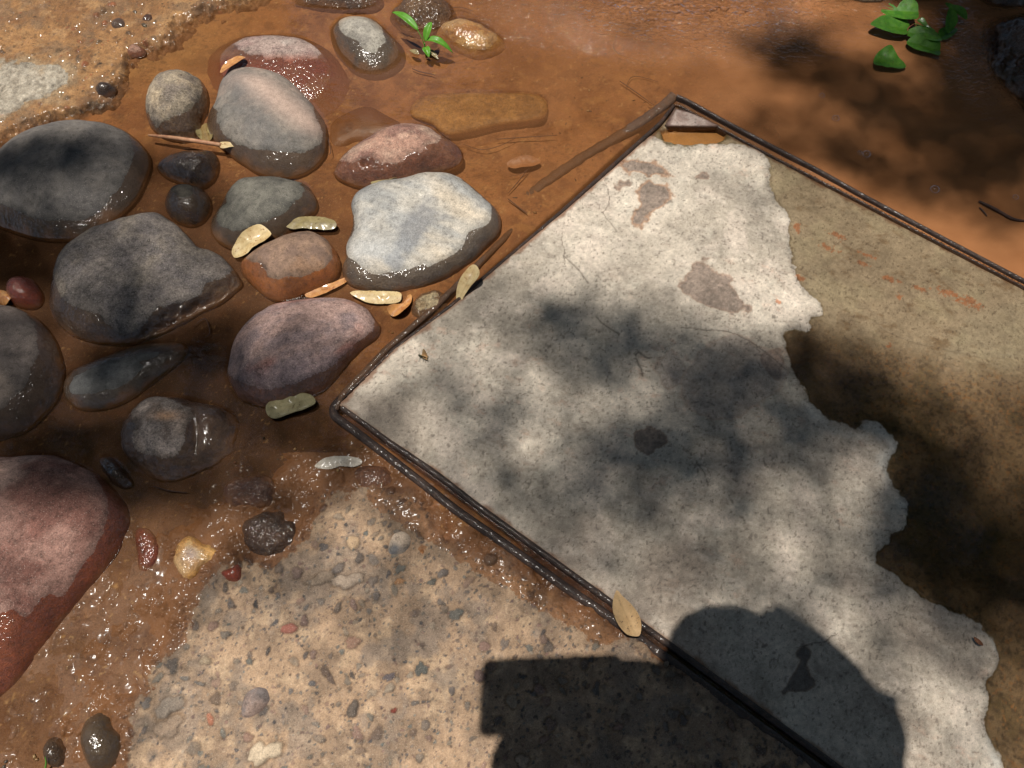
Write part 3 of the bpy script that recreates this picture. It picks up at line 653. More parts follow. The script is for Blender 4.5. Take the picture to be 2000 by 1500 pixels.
# ------------------------------------------------------------------ concrete with exposed pebbles
def pave(name, bbox, poly, prof, palette, matrix, npeb, seed, label, dryf, mat, bumps=(), step=.0017, rmax=.009, extra=None, base_noise=.0035, clip=None, paint=None, pbox=None, greyc=srgb(132, 118, 106)):
    x = np.arange(bbox[0], bbox[1], step); y = np.arange(bbox[2], bbox[3], step)
    X, Y = np.meshgrid(x, y, indexing='ij')
    sd = sdist(X.ravel(), Y.ravel(), poly).reshape(X.shape)
    sdn = sd + fbm(X, Y, .05, 5, seed, .6) * .026
    Z = np.interp(sdn, prof[0], prof[1]) + fbm(X, Y, .05, 4, seed + 3) * base_noise + fbm(X, Y, .012, 3, seed + 4) * base_noise * .3
    frg = sstep(.015, -.02, sdn)
    Z += frg * (np.maximum(fbm(X, Y, .030, 4, seed + 21, .5) - .15, 0) * .010)
    Cc = mixc(np.tile(matrix[0], (X.size, 1)), matrix[1], sstep(-.4, .5, fbm(X.ravel(), Y.ravel(), .05, 5, seed + 5)))
    Cc = mixc(Cc, matrix[2], sstep(.05, .7, fbm(X.ravel(), Y.ravel(), .022, 4, seed + 6)) * .6).reshape(X.shape + (3,))
    for (bx, by, rx, ry, bh) in bumps:
        wx, wy = G(bx, by, .015)
        Z += bh * np.exp(-(((X - wx) / rx) ** 2 + ((Y - wy) / ry) ** 2) ** 1.5)
    rnd = np.random.RandomState(seed); pb = pbox or bbox
    Cc = Cc.reshape(-1, 3); gm = sstep(.0, .5, fbm(X.ravel(), Y.ravel(), .045, 4, seed + 11, .6))
    Cc = mixc(Cc, greyc, gm * .62).reshape(X.shape + (3,))
    done = []
    for k in range(npeb):
        if extra and k < len(extra):
            ex = extra[k]; cx, cy = (float(a) for a in G(ex[0], ex[1], .013)); r, asp, ang = ex[2], ex[3], ex[4]; col = srgb(*ex[5])
        else:
            cx = rnd.uniform(pb[0], pb[1]); cy = rnd.uniform(pb[2], pb[3])
            r = .0012 + .0022 * rnd.random() ** 2 + (rmax * rnd.random() ** 3 if rnd.random() < .22 else 0)
            asp = rnd.uniform(.5, .95); ang = rnd.uniform(0, math.pi)
            col = palette[rnd.randint(len(palette))] * rnd.uniform(.7, 1.15)
            if any((cx - a) ** 2 + (cy - b) ** 2 < (r + c) ** 2 * .55 for a, b, c in done if r + c > .004): continue
        i0 = int((cx - 1.6 * r - bbox[0]) / step); i1 = int((cx + 1.6 * r - bbox[0]) / step) + 2
        j0 = int((cy - 1.6 * r - bbox[2]) / step); j1 = int((cy + 1.6 * r - bbox[2]) / step) + 2
        i0, j0 = max(i0, 0), max(j0, 0)
        if i1 <= i0 or j1 <= j0 or i0 >= X.shape[0] or j0 >= X.shape[1]: continue
        xx = X[i0:i1, j0:j1] - cx; yy = Y[i0:i1, j0:j1] - cy
        u = xx * math.cos(ang) + yy * math.sin(ang); v = (-xx * math.sin(ang) + yy * math.cos(ang)) / asp
        a = np.arctan2(v, u); ph = rnd.uniform(0, 6.28, 4); kk = rnd.uniform(.5, 2.0)
        rr_ = r * (1 + kk * (.10 * np.sin(2 * a + ph[0]) + .09 * np.sin(3 * a + ph[1]) + .05 * np.sin(5 * a + ph[2]) + .03 * np.sin(8 * a + ph[3])))
        t = np.hypot(u, v) / rr_
        if r > .003: done.append((cx, cy, r))
        m = sstep(1.0, .86, t); 
        ring = np.exp(-((t - 1.04) / .13) ** 2)
        Z[i0:i1, j0:j1] += np.clip(1 - t ** 2, 0, 1) ** .6 * r * rnd.uniform(.08, .5) - ring * min(r * .16, .0012)
        cc_ = Cc[i0:i1, j0:j1]
        cc_ += (col * rnd.uniform(.9, 1.1) - cc_) * (m * rnd.uniform(.55, .95))[..., None]
        cc_ *= (1 - .28 * ring)[..., None]
    Cc = Cc.reshape(-1, 3)
    X = X.ravel(); Y = Y.ravel(); Z = Z.ravel(); sdn = sdn.ravel()
    pu, pv = P(X, Y, Z)
    wd = dryf(X, Y, pu, pv, sdn, Z)
    mudm = sstep(.0, -.03, sdn) * .75
    mudm = np.clip(mudm + sstep(.2, .7, fbm(X, Y, .03, 3, seed + 9)) * .3 * (wd < 0), 0, .95)
    Cc = mixc(Cc, matrix[3], sstep(.02, -.02, sdn) * .6)
    Cc = Cc * (1 + .22 * fbm(X, Y, .02, 5, seed + 15, .65))[:, None]
    if paint is not None: Cc = paint(Cc, X, Y, pu, pv)
    Fq = grid_faces(len(x), len(y))
    V = np.stack([X, Y, Z], 1)
    keep = np.ones(len(Fq), bool)
    if clip is not None:
        cxy = V[Fq].mean(1)
        keep = sdist(cxy[:, 0], cxy[:, 1], clip) < .002
    ob = mesh_obj(name, V, Fq[keep], mat, None, dict(Col=Cc, Wd=wd, Mud=mudm))
    tag(ob, label, None, None, 'structure')
    return ob

m_conc = surf_mat('weathered_aggregate_concrete', wet=(.50, .36, .25), contrast=.5, fine=430, mid=110, speck=.3, speck_col=(.7, .6, .48), dark=.45, bump=1.0, edge=.02, cr=.16, glit=.5, coat=.2, gs=55, g2=.25, damp_w=.06, damp_d=.62)
PAL = [srgb(110, 104, 100), srgb(92, 88, 88), srgb(128, 118, 108), srgb(140, 112, 100), srgb(78, 76, 78), srgb(150, 135, 118), srgb(118, 96, 90), srgb(105, 108, 104), srgb(100, 84, 76)]
pv_poly = wpoly([(236, 1540), (245, 1440), (262, 1380), (275, 1330), (300, 1290), (345, 1262), (362, 1210), (385, 1160), (400, 1125), (440, 1105), (500, 1100), (560, 1085), (600, 1030), (625, 990), (680, 967), (740, 966), (800, 980), (830, 1005), (845, 1045), (900, 1075), (960, 1090), (1060, 1140), (1190, 1230), (1700, 1600), (1700, 2600), (236, 2600)], .012, 3)
clip_out = np.stack(G([672, 1318, 2300, 2300, 1668], [835, 190, 705, 2000, 1560], .004), 1)
pave('concrete_path', (-.80, .95, -.75, .42), pv_poly, ([-.30, -.16, -.10, -.02, .02, .08, .4], [-.03, -.014, .0005, .0045, .011, .014, .015]),
     PAL, [srgb(180, 150, 122), srgb(150, 126, 104), srgb(204, 174, 142), srgb(126, 88, 60)], 9500, 101, 'tan concrete path with exposed grey pebbles, left of the metal frame',
     lambda X, Y, pu, pv, sd, Z: np.minimum(sd - .004, np.minimum(.10, (ldist(pu, pv, [(760, 960), (960, 1085), (1180, 1215)]) - 42) / 1000.)),
     m_conc, bumps=((730, 1015, .075, .045, .006), (680, 1130, .055, .03, .002)),
     extra=[(400, 1290, .010, .7, .3, (170, 150, 125)), (690, 1060, .013, .8, 2.4, (190, 160, 125)), (630, 1130, .022, .5, .2, (165, 145, 125)), (680, 1135, .024, .55, .1, (160, 142, 125)), (517, 1470, .024, .7, .5, (205, 185, 158)), (410, 1405, .010, .5, 1.9, (170, 95, 70)),
            (380, 1462, .011, .9, 0, (95, 88, 82)), (485, 1440, .009, .8, 0, (130, 100, 88)), (565, 1228, .014, .6, .2, (150, 88, 78)), (690, 1255, .013, .7, .6, (140, 102, 90)), (985, 1258, .010, .6, 1.2, (85, 88, 92)), (890, 1200, .012, .8, 0, (105, 105, 100)), (780, 1135, .008, .7, .3, (160, 110, 65)),
            (500, 1180, .008, .5, 1.6, (50, 50, 52)), (545, 1110, .009, .9, 0, (105, 92, 85)), (520, 1100, .009, .9, 0, (100, 86, 80)), (865, 1120, .010, .7, .6, (90, 92, 96)), (760, 1322, .011, .5, .5, (95, 88, 92)), (690, 1385, .016, .5, 1.3, (88, 82, 78)), (770, 1388, .005, .8, 0, (120, 50, 40)), (360, 1325, .008, .4, 0, (110, 108, 105)), (390, 1335, .009, .35, -.3, (105, 108, 108)), (455, 1340, .008, .8, 0, (110, 98, 90)), (440, 1240, .008, .9, 0, (95, 95, 92)), (610, 1335, .006, .8, 0, (80, 85, 92)), (330, 1420, .02, .8, .9, (150, 130, 112)), (330, 1380, .022, .7, .5, (140, 128, 116))],
     clip=clip_out, step=.0016, pbox=(-.75, .70, -.14, .40))

led_poly = wpoly([(-400, -300), (900, -300), (560, -40), (480, -5), (390, 25), (330, 60), (290, 85), (262, 100), (246, 125), (240, 152), (205, 195), (150, 212), (110, 226), (60, 240), (0, 268), (-400, 330)], .01, 3)
m_sand = surf_mat('gravelly_sand_concrete', wet=(.78, .60, .42), contrast=.6, fine=330, mid=110, speck=.35, speck_col=(.8, .62, .42), dark=.6, bump=1.2, edge=.012, glit=.6, coat=.35, wet_rough=.45, gs=70, g2=.3)
pave('gravelly_ledge', (-1.35, -.38, .80, 1.62), led_poly, ([-.10, -.03, .0, .012, .05, .4], [-.05, -.018, .002, .012, .014, .018]),
     [srgb(150, 120, 92), srgb(120, 98, 78), srgb(165, 110, 80), srgb(110, 100, 88), srgb(190, 160, 120), srgb(90, 78, 68)],
     [srgb(178, 148, 112), srgb(148, 118, 86), srgb(198, 174, 142), srgb(108, 72, 44)], 6000, 131, 'sandy concrete ledge with small gravel in the top left corner',
     lambda X, Y, pu, pv, sd, Z: sdist(pu, pv, [(-300, 118), (0, 118), (60, 115), (118, 125), (140, 142), (132, 165), (100, 185), (60, 205), (20, 225), (0, 236), (-300, 300)]) / 900. + fbm(X, Y, .05, 4, 9) * .012,
     m_sand, step=.0021, rmax=.008, base_noise=.0035,
     paint=lambda C, X, Y, u, v: mixc(C, srgb(164, 156, 142) * (1 + .6 * fbm(X, Y, .009, 4, 77, .65) * (1 + 0 * X))[:, None], sstep(-25, 15, sdist(u, v, [(-300, 118), (0, 118), (60, 115), (118, 125), (140, 142), (132, 165), (100, 185), (60, 205), (20, 225), (0, 236), (-300, 300)]) + fbm(X, Y, .04, 5, 19, .65) * 30) * .85) * (1 - .6 * (sstep(-22, -60, sdist(u, v, [(-300, 118), (0, 118), (60, 115), (118, 125), (140, 142), (132, 165), (100, 185), (60, 205), (20, 225), (0, 236), (-300, 300)])) * sstep(120, 150, v + u * .05) * sstep(-.3, .2, fbm(X, Y, .03, 4, 23))))[:, None])

# ------------------------------------------------------------------ the utility cover
cover = empty('utility_cover', (.35, .55, 0))
tag(cover, 'square concrete utility cover in a rusty steel frame, partly flooded', 'utility cover')
def reparent(o):
    o.parent = cover; o.matrix_parent_inverse = cover.matrix_world.inverted(); 
    o.location = o.location - cover.location if False else o.location
    return o
cover_loc = Vector((.35, .55, 0))
def cpart(name, V, Fq, mat, attrs=None, smooth=True):
    V = np.asarray(V, float) - np.array(cover_loc)
    return mesh_obj(name, V, Fq, mat, cover, attrs, smooth)

SLc = [(664, 791), (772, 683), (880, 601), (1000, 499), (1100, 413), (1208, 316), (1289, 244), (1322, 203), (1500, 297), (1685, 391), (2000, 555), (2400, 764), (2400, 2100), (2052, 1800), (1630, 1493), (1189, 1173), (1020, 1050), (933, 987), (847, 921), (760, 862)]
slx, sly = G([p[0] for p in SLc], [p[1] for p in SLc], .006)
slab_poly = np.stack([slx, sly], 1)
dry_poly_px = smooth_closed([(500, 800), (900, 400), (1190, 300), (1262, 266), (1300, 274), (1345, 283), (1380, 280), (1410, 280), (1440, 281), (1470, 290), (1498, 302), (1505, 318), (1502, 350), (1512, 380), (1530, 410), (1545, 430), (1540, 455), (1545, 480), (1552, 510), (1560, 540), (1575, 565), (1600, 590), (1607, 612), (1590, 622), (1578, 645), (1555, 645), (1530, 648), (1533, 675), (1540, 700), (1550, 730), (1572, 755), (1590, 790), (1620, 815), (1660, 833), (1682, 835), (1690, 820), (1715, 828), (1740, 845), (1752, 865), (1750, 882), (1735, 895), (1735, 915), (1750, 945), (1765, 970), (1772, 1005), (1765, 1030), (1742, 1042), (1738, 1060), (1715, 1075), (1713, 1095), (1730, 1112), (1760, 1130), (1775, 1140), (1800, 1160), (1830, 1180), (1865, 1188), (1905, 1210), (1925, 1235), (1945, 1255), (1955, 1280), (1950, 1310), (1930, 1330), (1935, 1360), (1925, 1400), (1935, 1440), (1960, 1500), (2000, 1700), (1500, 1900)], 3)
step = .0018
x = np.arange(slx.min(), min(slx.max(), 1.55), step); y = np.arange(-.75, sly.max() + step, step)
X, Y = np.meshgrid(x, y, indexing='ij'); X = X.ravel(); Y = Y.ravel()
sdS = sdist(X, Y, slab_poly)
pu, pv = P(X, Y, .004)
wdp = (sdist(pu, pv, dry_poly_px) + fbm(X, Y, .03, 5, 207, .65) * 7 + fbm(X, Y, .008, 3, 208, .6) * 1.5) / 1100.
Zs = .0 + np.where(wdp > 0, .0062 * sstep(0, .12, wdp) + .0013 * sstep(0, .003, wdp) + .0003, 0) + np.where(wdp < 0, -.0025 * sstep(0, -.10, wdp) - .0022 * sstep(0, -.004, wdp), 0)
Zs = Zs + fbm(X, Y, .10, 3, 201) * .0006 + fbm(X, Y, .02, 4, 203) * .0002
# the lifting slot near the top corner
slot = sdist(pu, pv, [(1292, 252), (1300, 247), (1410, 243), (1420, 250), (1418, 268), (1400, 274), (1340, 278), (1300, 272)])
slotm = sstep(-3, 3, slot + fbm(X, Y, .01, 3, 5) * 2)
Zs = Zs - .011 * slotm
# exposed rough scabs, sunk a little
scabs = [[(1322, 560), (1345, 540), (1352, 512), (1380, 512), (1405, 532), (1440, 548), (1430, 562), (1462, 595), (1460, 610), (1400, 608), (1360, 585)],
         [(1240, 372), (1262, 358), (1300, 365), (1316, 385), (1300, 402), (1270, 415), (1250, 445), (1232, 425), (1250, 400)],
         [(1215, 320), (1240, 308), (1290, 320), (1312, 345), (1290, 350), (1260, 340), (1232, 336)],
         [(1355, 343), (1372, 337), (1388, 343), (1380, 350), (1362, 350)], [(1195, 358), (1215, 350), (1235, 358), (1225, 366), (1205, 366)],
         [(1240, 850), (1270, 835), (1296, 845), (1300, 865), (1275, 885), (1245, 880)], [(1490, 690), (1510, 678), (1530, 700), (1528, 738), (1505, 735), (1488, 710)],
         [(1640, 620), (1660, 606), (1685, 615), (1680, 630), (1655, 640)], [(1525, 1350), (1545, 1325), (1562, 1295), (1556, 1275), (1570, 1260), (1590, 1275), (1572, 1300), (1585, 1330), (1580, 1350), (1548, 1352)],
         [(1330, 740), (1400, 660), (1480, 670), (1540, 720), (1500, 780), (1420, 820), (1350, 800)], [(1280, 700), (1310, 690), (1340, 720), (1320, 760), (1290, 740)]]
Cs = mixc(np.tile(srgb(208, 195, 178), (X.size, 1)), srgb(180, 168, 152), sstep(-.5, .5, fbm(X, Y, .12, 5, 211)))
Cs = mixc(Cs, srgb(212, 196, 180), sstep(.0, .7, fbm(X, Y, .05, 5, 213)) * .7)
a = math.radians(-22); Us = X * math.cos(a) + Y * math.sin(a); Vs = -X * math.sin(a) + Y * math.cos(a)
Cs = mixc(Cs, srgb(196, 160, 138), sstep(.25, .8, fbm(Us * .6, Vs, .013, 5, 217, .7)) * .5 * sstep(-.2, .5, fbm(X, Y, .15, 3, 219)))
Cs = mixc(Cs, srgb(128, 114, 100), sstep(.35, .95, fbm(Us * .7, Vs, .005, 4, 221, .75)) * .4)
Cs = mixc(Cs, srgb(224, 214, 196), sstep(.2, .8, fbm(X, Y, .04, 6, 223, .65)) * .4)
stn_shade = sstep(-.2, .5, fbm(X, Y, .2, 4, 225))
Cs = mixc(Cs, srgb(168, 150, 134), stn_shade * .6 * sstep(600, 1300, pv + pu * .15))  # stains deepened towards the bottom, partial shade put into the colour
Cs = mixc(Cs, srgb(138, 120, 106), sstep(.15, .8, fbm(Us * .6, Vs, .018, 6, 228, .72)) * .34 * sstep(-.5, .3, fbm(X, Y, .16, 3, 229)))
Cs = mixc(Cs, srgb(214, 200, 184), sstep(.1, .6, fbm(Us * .45, Vs, .02, 6, 226, .68)) * .45)
Cs = mixc(Cs, srgb(150, 136, 124), sstep(.2, .8, fbm(Us * .5, Vs, .16, 6, 227, .65)) * .4)
for k, sp in enumerate(scabs):
    big = k >= 9
    s_ = sdist(pu, pv, smooth_closed(sp, 3)) + fbm(X, Y, .02, 4, 230 + k) * 8
    mm = sstep(-2, 2, s_)
    Zs = Zs - mm * (.0003 if big else .0007) + mm * fbm(X, Y, .004, 2, 240 + k) * .0003
    Cs = mixc(Cs, srgb(132, 114, 102) * (1 + .35 * fbm(X, Y, .005, 3, 250))[:, None] if k < 8 else (srgb(88, 80, 76) if k == 8 else srgb(165, 148, 138)), mm * (.45 if big else .85))
    Cs = mixc(Cs, srgb(190, 140, 100), np.exp(-((s_ - 1) / 2.5) ** 2) * (.45 if k in (1, 2) else .15))
# cracks
for ln, wd_ in [([(1545, 520), (1600, 548), (1625, 575), (1645, 600), (1700, 600), (1720, 632), (1740, 645), (1800, 668), (1900, 690), (1945, 700), (1990, 710)], 1.2), ([(1730, 560), (1735, 590), (1728, 620), (1720, 632)], 1.0), ([(1100, 500), (1130, 530), (1150, 556)], 1.2),
                ([(1240, 695), (1248, 690), (1262, 700), (1275, 702)], 2.2), ([(1240, 700), (1250, 720), (1254, 735)], 1.8), ([(1165, 620), (1180, 636), (1210, 655)], 1.3), ([(1330, 640), (1360, 645), (1440, 655), (1500, 690), (1535, 720)], 1.0),
                ([(1560, 1262), (1600, 1255), (1630, 1243)], 1.6), ([(1975, 600), (1985, 640), (1970, 680), (1985, 700)], 1.6), ([(1680, 1235), (1710, 1215), (1740, 1205)], .8), ([(1100, 455), (1098, 470), (1105, 520)], .8), ([(1178, 330), (1190, 400), (1180, 420), (1205, 455)], .8), ([(1360, 905), (1375, 925), (1382, 950)], .9)]:
    ln = smooth_open(ln, 4)
    j = fbm(X, Y, .012, 3, 260) * 4
    d_ = ldist(pu + j, pv + j * .7, ln)
    mm = np.exp(-(d_ / wd_) ** 2)
    Cs = mixc(Cs, srgb(70, 58, 48), mm * .7); Zs = Zs - mm * .0006
# flooded part: ochre silt spots, green algae and dark dirt
wetm = sstep(.001, -.003, wdp)
Cs = mixc(Cs, srgb(198, 189, 172), wetm * .6)
Cs = mixc(Cs, srgb(130, 104, 72), wetm * sstep(.1, .8, fbm(Us * .5, Vs, .014, 5, 288, .7)) * .6)
Cs = mixc(Cs, srgb(214, 208, 186), wetm * sstep(.1, .6, fbm(X, Y, .05, 5, 289, .6)) * .5)
dirt = sstep(600, 700, pv - (pu - 1600) * .22 + fbm(X, Y, .04, 4, 291) * 16) * wetm
Cs = mixc(Cs, srgb(158, 130, 92), dirt * .75)
Cs = mixc(Cs, srgb(104, 94, 62), dirt * sstep(-.2, .6, fbm(X, Y, .07, 5, 293, .6)) * .7)
Cs = mixc(Cs, srgb(60, 48, 32), dirt * sstep(-.1, .9, fbm(X, Y, .006, 3, 295)) * .7)
Cs = mixc(Cs, srgb(196, 140, 80), dirt * sstep(.5, .8, fbm(X, Y, .005, 2, 296)) * .5)
Cs = mixc(Cs, srgb(92, 72, 46), dirt * sstep(1750, 1560, pu) * sstep(900, 760, pv) * .8)
Cs = mixc(Cs, srgb(205, 205, 190), sstep(-8, 8, sdist(pu, pv, [(1840, 700), (1900, 690), (2100, 705), (2100, 560), (1900, 610)])) * .3 * wetm)
for (ex, ey, rx, ry) in [(1700, 495, 16, 4), (1690, 510, 10, 4), (1740, 540, 18, 5), (1855, 568, 22, 8), (1895, 585, 24, 8), (1760, 575, 8, 5), (1640, 455, 14, 6), (1560, 440, 8, 8), (1520, 590, 7, 4), (1740, 672, 8, 5), (1565, 540, 8, 5), (1800, 560, 10, 4), (1620, 480, 20, 6)]:
    s_ = 1 - np.hypot((pu - ex) / rx, ((pv - ey) - (pu - ex) * .35) / ry) + fbm(X, Y, .007, 4, 281, .65) * 1.1
    Cs = mixc(Cs, srgb(205, 118, 58), sstep(-.05, .35, s_) * .65)
# light film of efflorescence along the water's edge
Cs = mixc(Cs, srgb(226, 224, 216), np.exp(-((wdp - .008) / .010) ** 2) * .5 * sstep(640, 860, pv) * sstep(-.1, .4, fbm(X, Y, .06, 3, 299)))
Cs = Cs * (.88 * (1 + .16 * fbm(X, Y, .0045, 2, 271) + .14 * fbm(Us * .6, Vs, .016, 4, 272, .7) + .10 * fbm(X, Y, .06, 4, 273)))[:, None]
Cs = mixc(Cs, srgb(96, 84, 74), sstep(.62, .85, fbm(X, Y, .0042, 2, 274)) * .6)
# rust and dirt round the rim
Cs = mixc(Cs, srgb(120, 78, 50), sstep(.010, .001, sdS + fbm(X, Y, .02, 4, 297) * .006) * .75)
Cs = mixc(Cs, srgb(96, 86, 78), np.exp(-(((pu - 735) / 60) ** 2 + ((pv - 810) / 40) ** 2)) * .7)
Cs = mixc(Cs, srgb(205, 150, 88), slotm)
Cs = mixc(Cs, srgb(96, 88, 44), sstep(-14, -2, slot) * (1 - slotm) * sstep(-.3, .4, fbm(X, Y, .01, 3, 6)) * .8)
inner = sdS > -.0005
Zs = np.where(sdS < .004, Zs - .0012 * (1 - np.clip(sdS / .004, 0, 1)), Zs)
m_slab = surf_mat('worn_concrete_slab', wet=(.52, .49, .43), contrast=.42, fine=520, mid=60, speck=.15, speck_col=(.8, .76, .68), dark=.45, bump=.55, edge=.0022, glit=.5, coat=.6, wet_rough=.3)
Fq = grid_faces(len(x), len(y))
keep = (sdS[Fq] > -.0022).all(1)
V = np.stack([X, Y, Zs], 1)
used = np.zeros(len(V), bool); used[Fq[keep].ravel()] = True
idx = np.cumsum(used) - 1
slabV = V[used]
cpart('slab', slabV, idx[Fq[keep]], m_slab, dict(Col=Cs[used], Wd=np.where(wdp > -.0, wdp, wdp)[used] + np.where(slot[used] > -3, -.1, 0), Mud=np.zeros(used.sum())))

m_steel = surf_mat('rusty_steel', wet=(.7, .6, .5), contrast=.5, fine=300, mid=80, speck=.35, speck_col=(.32, .22, .17), dark=.8, bump=1.3, glit=.8, coat=.35, wet_rough=.35, silt=(.2, .1, .045))

def sweep(path3, prof, name, cols, seed, wig=.0008, closed=False, silted=None):
    """sweep a cross profile [(offset to the left of travel, height)] along path3 [(x,y,z)]"""
    pth = np.asarray(path3, float)
    tx = np.gradient(pth[:, 0]); ty = np.gradient(pth[:, 1]); L = np.hypot(tx, ty) + 1e-12
    nx, ny = -ty / L, tx / L
    prof = np.asarray(prof, float); k = len(prof)
    X = pth[:, 0][:, None] + nx[:, None] * prof[None, :, 0]
    Y = pth[:, 1][:, None] + ny[:, None] * prof[None, :, 0]
    Z = pth[:, 2][:, None] + prof[None, :, 1] + 0 * X
    V = np.stack([X.ravel(), Y.ravel(), Z.ravel()], 1)
    V += np.stack([fbm3(V, .012, 3, seed), fbm3(V, .012, 3, seed + 1), fbm3(V, .012, 3, seed + 2)], 1) * wig
    f = fbm3(V, .02, 4, seed + 5, .6); g = fbm3(V, .006, 3, seed + 6)
    C = mixc(np.tile(cols[0], (len(V), 1)), cols[1], sstep(-.3, .5, f)); C = mixc(C, cols[2], sstep(.1, .7, g) * .6)
    n = len(pth)
    i = np.arange(n - 1)[:, None]; j = np.arange(k - 1)[None, :]
    a = (i * k + j).ravel()
    Fq = np.stack([a, a + 1, a + k + 1, a + k], 1)
    return cpart(name, V, Fq, m_steel, dict(Col=C, Wd=np.full(len(V), -.5), Mud=np.full(len(V), 0.0 if silted is None else silted)))

def dense(pts, d=.004):
    pts = np.asarray(pts, float); out = []
    for a, b in zip(pts[:-1], pts[1:]):
        n = max(2, int(np.linalg.norm(b[:2] - a[:2]) / d))
        for k in range(n): out.append(a + (b - a) * k / n)
    out.append(pts[-1]); out = np.array(out)
    # round the corners slightly
    for _ in range(3):
        out[1:-1] = .25 * out[:-2] + .5 * out[1:-1] + .25 * out[2:]
    return out

def gp(lst):
    r = []
    for px_, py_, z_ in lst:
        a_, b_ = G(px_, py_, z_); r.append((float(a_), float(b_), z_))
    return r
RUST = [srgb(74, 64, 62), srgb(56, 46, 44), srgb(104, 86, 78)]
DARKR = [srgb(66, 52, 46), srgb(48, 38, 34), srgb(96, 62, 42)]
def tubeprof(w, h, n=10, base=-.02):
    a = np.linspace(math.pi, 0, n)
    pr = [(-w, base)] + [(w * math.cos(t), h * math.sin(t)) for t in a] + [(w, base)]
    return pr
# inner rim round the slab (travel: lower left side -> left corner -> top corner -> right)
rim_path = dense(gp([(2052, 1801, .004), (1630, 1494, .005), (1189, 1173, .006), (1020, 1051, .006), (933, 988, .006), (847, 922, .006), (760, 863, .005), (700, 818, .004), (668, 795, .003)]))
sweep(rim_path, tubeprof(.0055, .0045), 'inner_rim', RUST, 301, wig=.0002)
rim2 = dense(gp([(660, 786, .002), (685, 762, .003), (772, 680, .004), (880, 598, .0045), (1000, 496, .0045), (1100, 411, .0045), (1208, 313, .004), (1289, 241, .003), (1316, 206, .003)]))
sweep(rim2, tubeprof(.0042, .0034), 'inner_rim', DARKR, 311, wig=.0002)
rim3 = dense(gp([(1326, 206, .002), (1500, 301, .002), (1685, 396, .001), (2000, 561, .001), (2400, 772, .001)]))
sweep(rim3, tubeprof(.0020, .0018), 'inner_rim', DARKR, 321, wig=.0002)
# outer steel angle
out1 = dense(gp([(2052, 1842, .004), (1640, 1532, .005), (1185, 1201, .007), (1107, 1149, .007), (998, 1071, .007), (890, 996, .007), (803, 927, .007), (725, 866, .006), (680, 832, .005), (652, 812, .003), (650, 796, .002), (668, 776, .002)]))
sweep(out1, tubeprof(.0078, .0056, base=-.03), 'outer_rail', RUST, 331, wig=.0002)
out2 = dense(gp([(654, 800, .002), (670, 770, .003), (755, 682, .004), (850, 600, .003), (930, 520, -.002), (985, 465, -.010), (1030, 420, -.030)]))
sweep(out2, tubeprof(.0065, .005, base=-.03), 'outer_rail', DARKR, 341, silted=.3)
out3 = dense(gp([(1322, 188, .009), (1345, 198, .009), (1400, 229, .008), (1500, 282, .007), (1600, 334, .006), (1685, 382, .005), (1850, 470, .004), (2000, 549, .004), (2400, 758, .003)]))
sweep(out3, tubeprof(.0042, .0042, base=-.03), 'outer_rail', RUST, 351, wig=.0002)
# rusty channel floor between the rails on the lower side
cl = dense(gp([(2060, 1822, -.003), (1640, 1513, -.002), (1187, 1187, -.001), (1063, 1098, -.001), (1009, 1060, -.001), (912, 992, -.002), (825, 925, -.003), (742, 864, -.004), (672, 808, -.005)]))
sweep(cl, [(-.02, -.002), (-.008, .0005), (0, .0), (.008, .0008), (.02, -.002)], 'channel_floor', [srgb(96, 62, 42), srgb(62, 42, 32), srgb(135, 88, 56)], 361, wig=.0015)
# bent strip of steel leaving the top corner
st = dense(gp([(1318, 184, .010), (1300, 203, .008), (1255, 236, .003), (1200, 270, -.004), (1140, 305, -.0085), (1080, 345, -.012), (1030, 383, -.015), (985, 420, -.020)]))
sweep(st, [(-.013, -.016), (-.012, -.001), (-.006, .0008), (.002, .0014), (.008, .0), (.009, -.016)], 'bent_strip', [c_ * 1.25 for c_ in DARKR], 371, wig=.0018, silted=.35)

# corner plate over the lifting slot
cp = [(1318, 209), (1340, 214), (1375, 228), (1406, 243), (1399, 245), (1304, 244), (1300, 240)]
n_ = len(cp)
top = gp([(a_, b_, .0085) for a_, b_ in cp])
plx = np.array(top)
cen = plx[:, :2].mean(0)
def plate(poly, ztop, zbot, name, mat, cols, seed):
    m = np.linspace(0, 1, 22)
    poly = np.asarray(poly); den = []
    for i in range(len(poly)):
        a_, b_ = poly[i], poly[(i + 1) % len(poly)]
        for k in range(14): den.append(a_ + (b_ - a_) * k / 14)
    den = np.array(den); c = den.mean(0); N = len(den)
    V = [];
    for t in m: V.append(np.column_stack([c + (den - c) * t, np.full(N, ztop) - (t > .97) * .0006]))
    V.append(np.column_stack([c + (den - c) * 1.0, np.full(N, ztop - .002)])); V.append(np.column_stack([den, np.full(N, zbot)]))
    V = np.concatenate(V); nr = 24
    V[:N * 22, 2] += fbm3(V[:N * 22], .01, 3, seed) * .0008
    j = np.arange(N); j2 = (j + 1) % N
    Fq = np.concatenate([np.stack([i * N + j, (i + 1) * N + j, (i + 1) * N + j2, i * N + j2], 1) for i in range(nr - 1)])
    f = fbm3(V, .012, 4, seed + 2)
    C = mixc(np.tile(cols[0], (len(V), 1)), cols[1], sstep(-.3, .5, f))
    e = np.concatenate([np.full(N, t) for t in m] + [np.ones(2 * N)])
    C = mixc(C, cols[2], sstep(.72, .97, e + f * .12) * .85)
    return cpart(name, V, Fq, mat, dict(Col=C, Wd=np.where(e > .9 + f * .1, -.05, .05), Mud=np.zeros(len(V))))
plate(plx[:, :2], .0055, -.005, 'corner_plate', m_steel, [srgb(178, 160, 150), srgb(150, 128, 118), srgb(84, 62, 56)], 381)

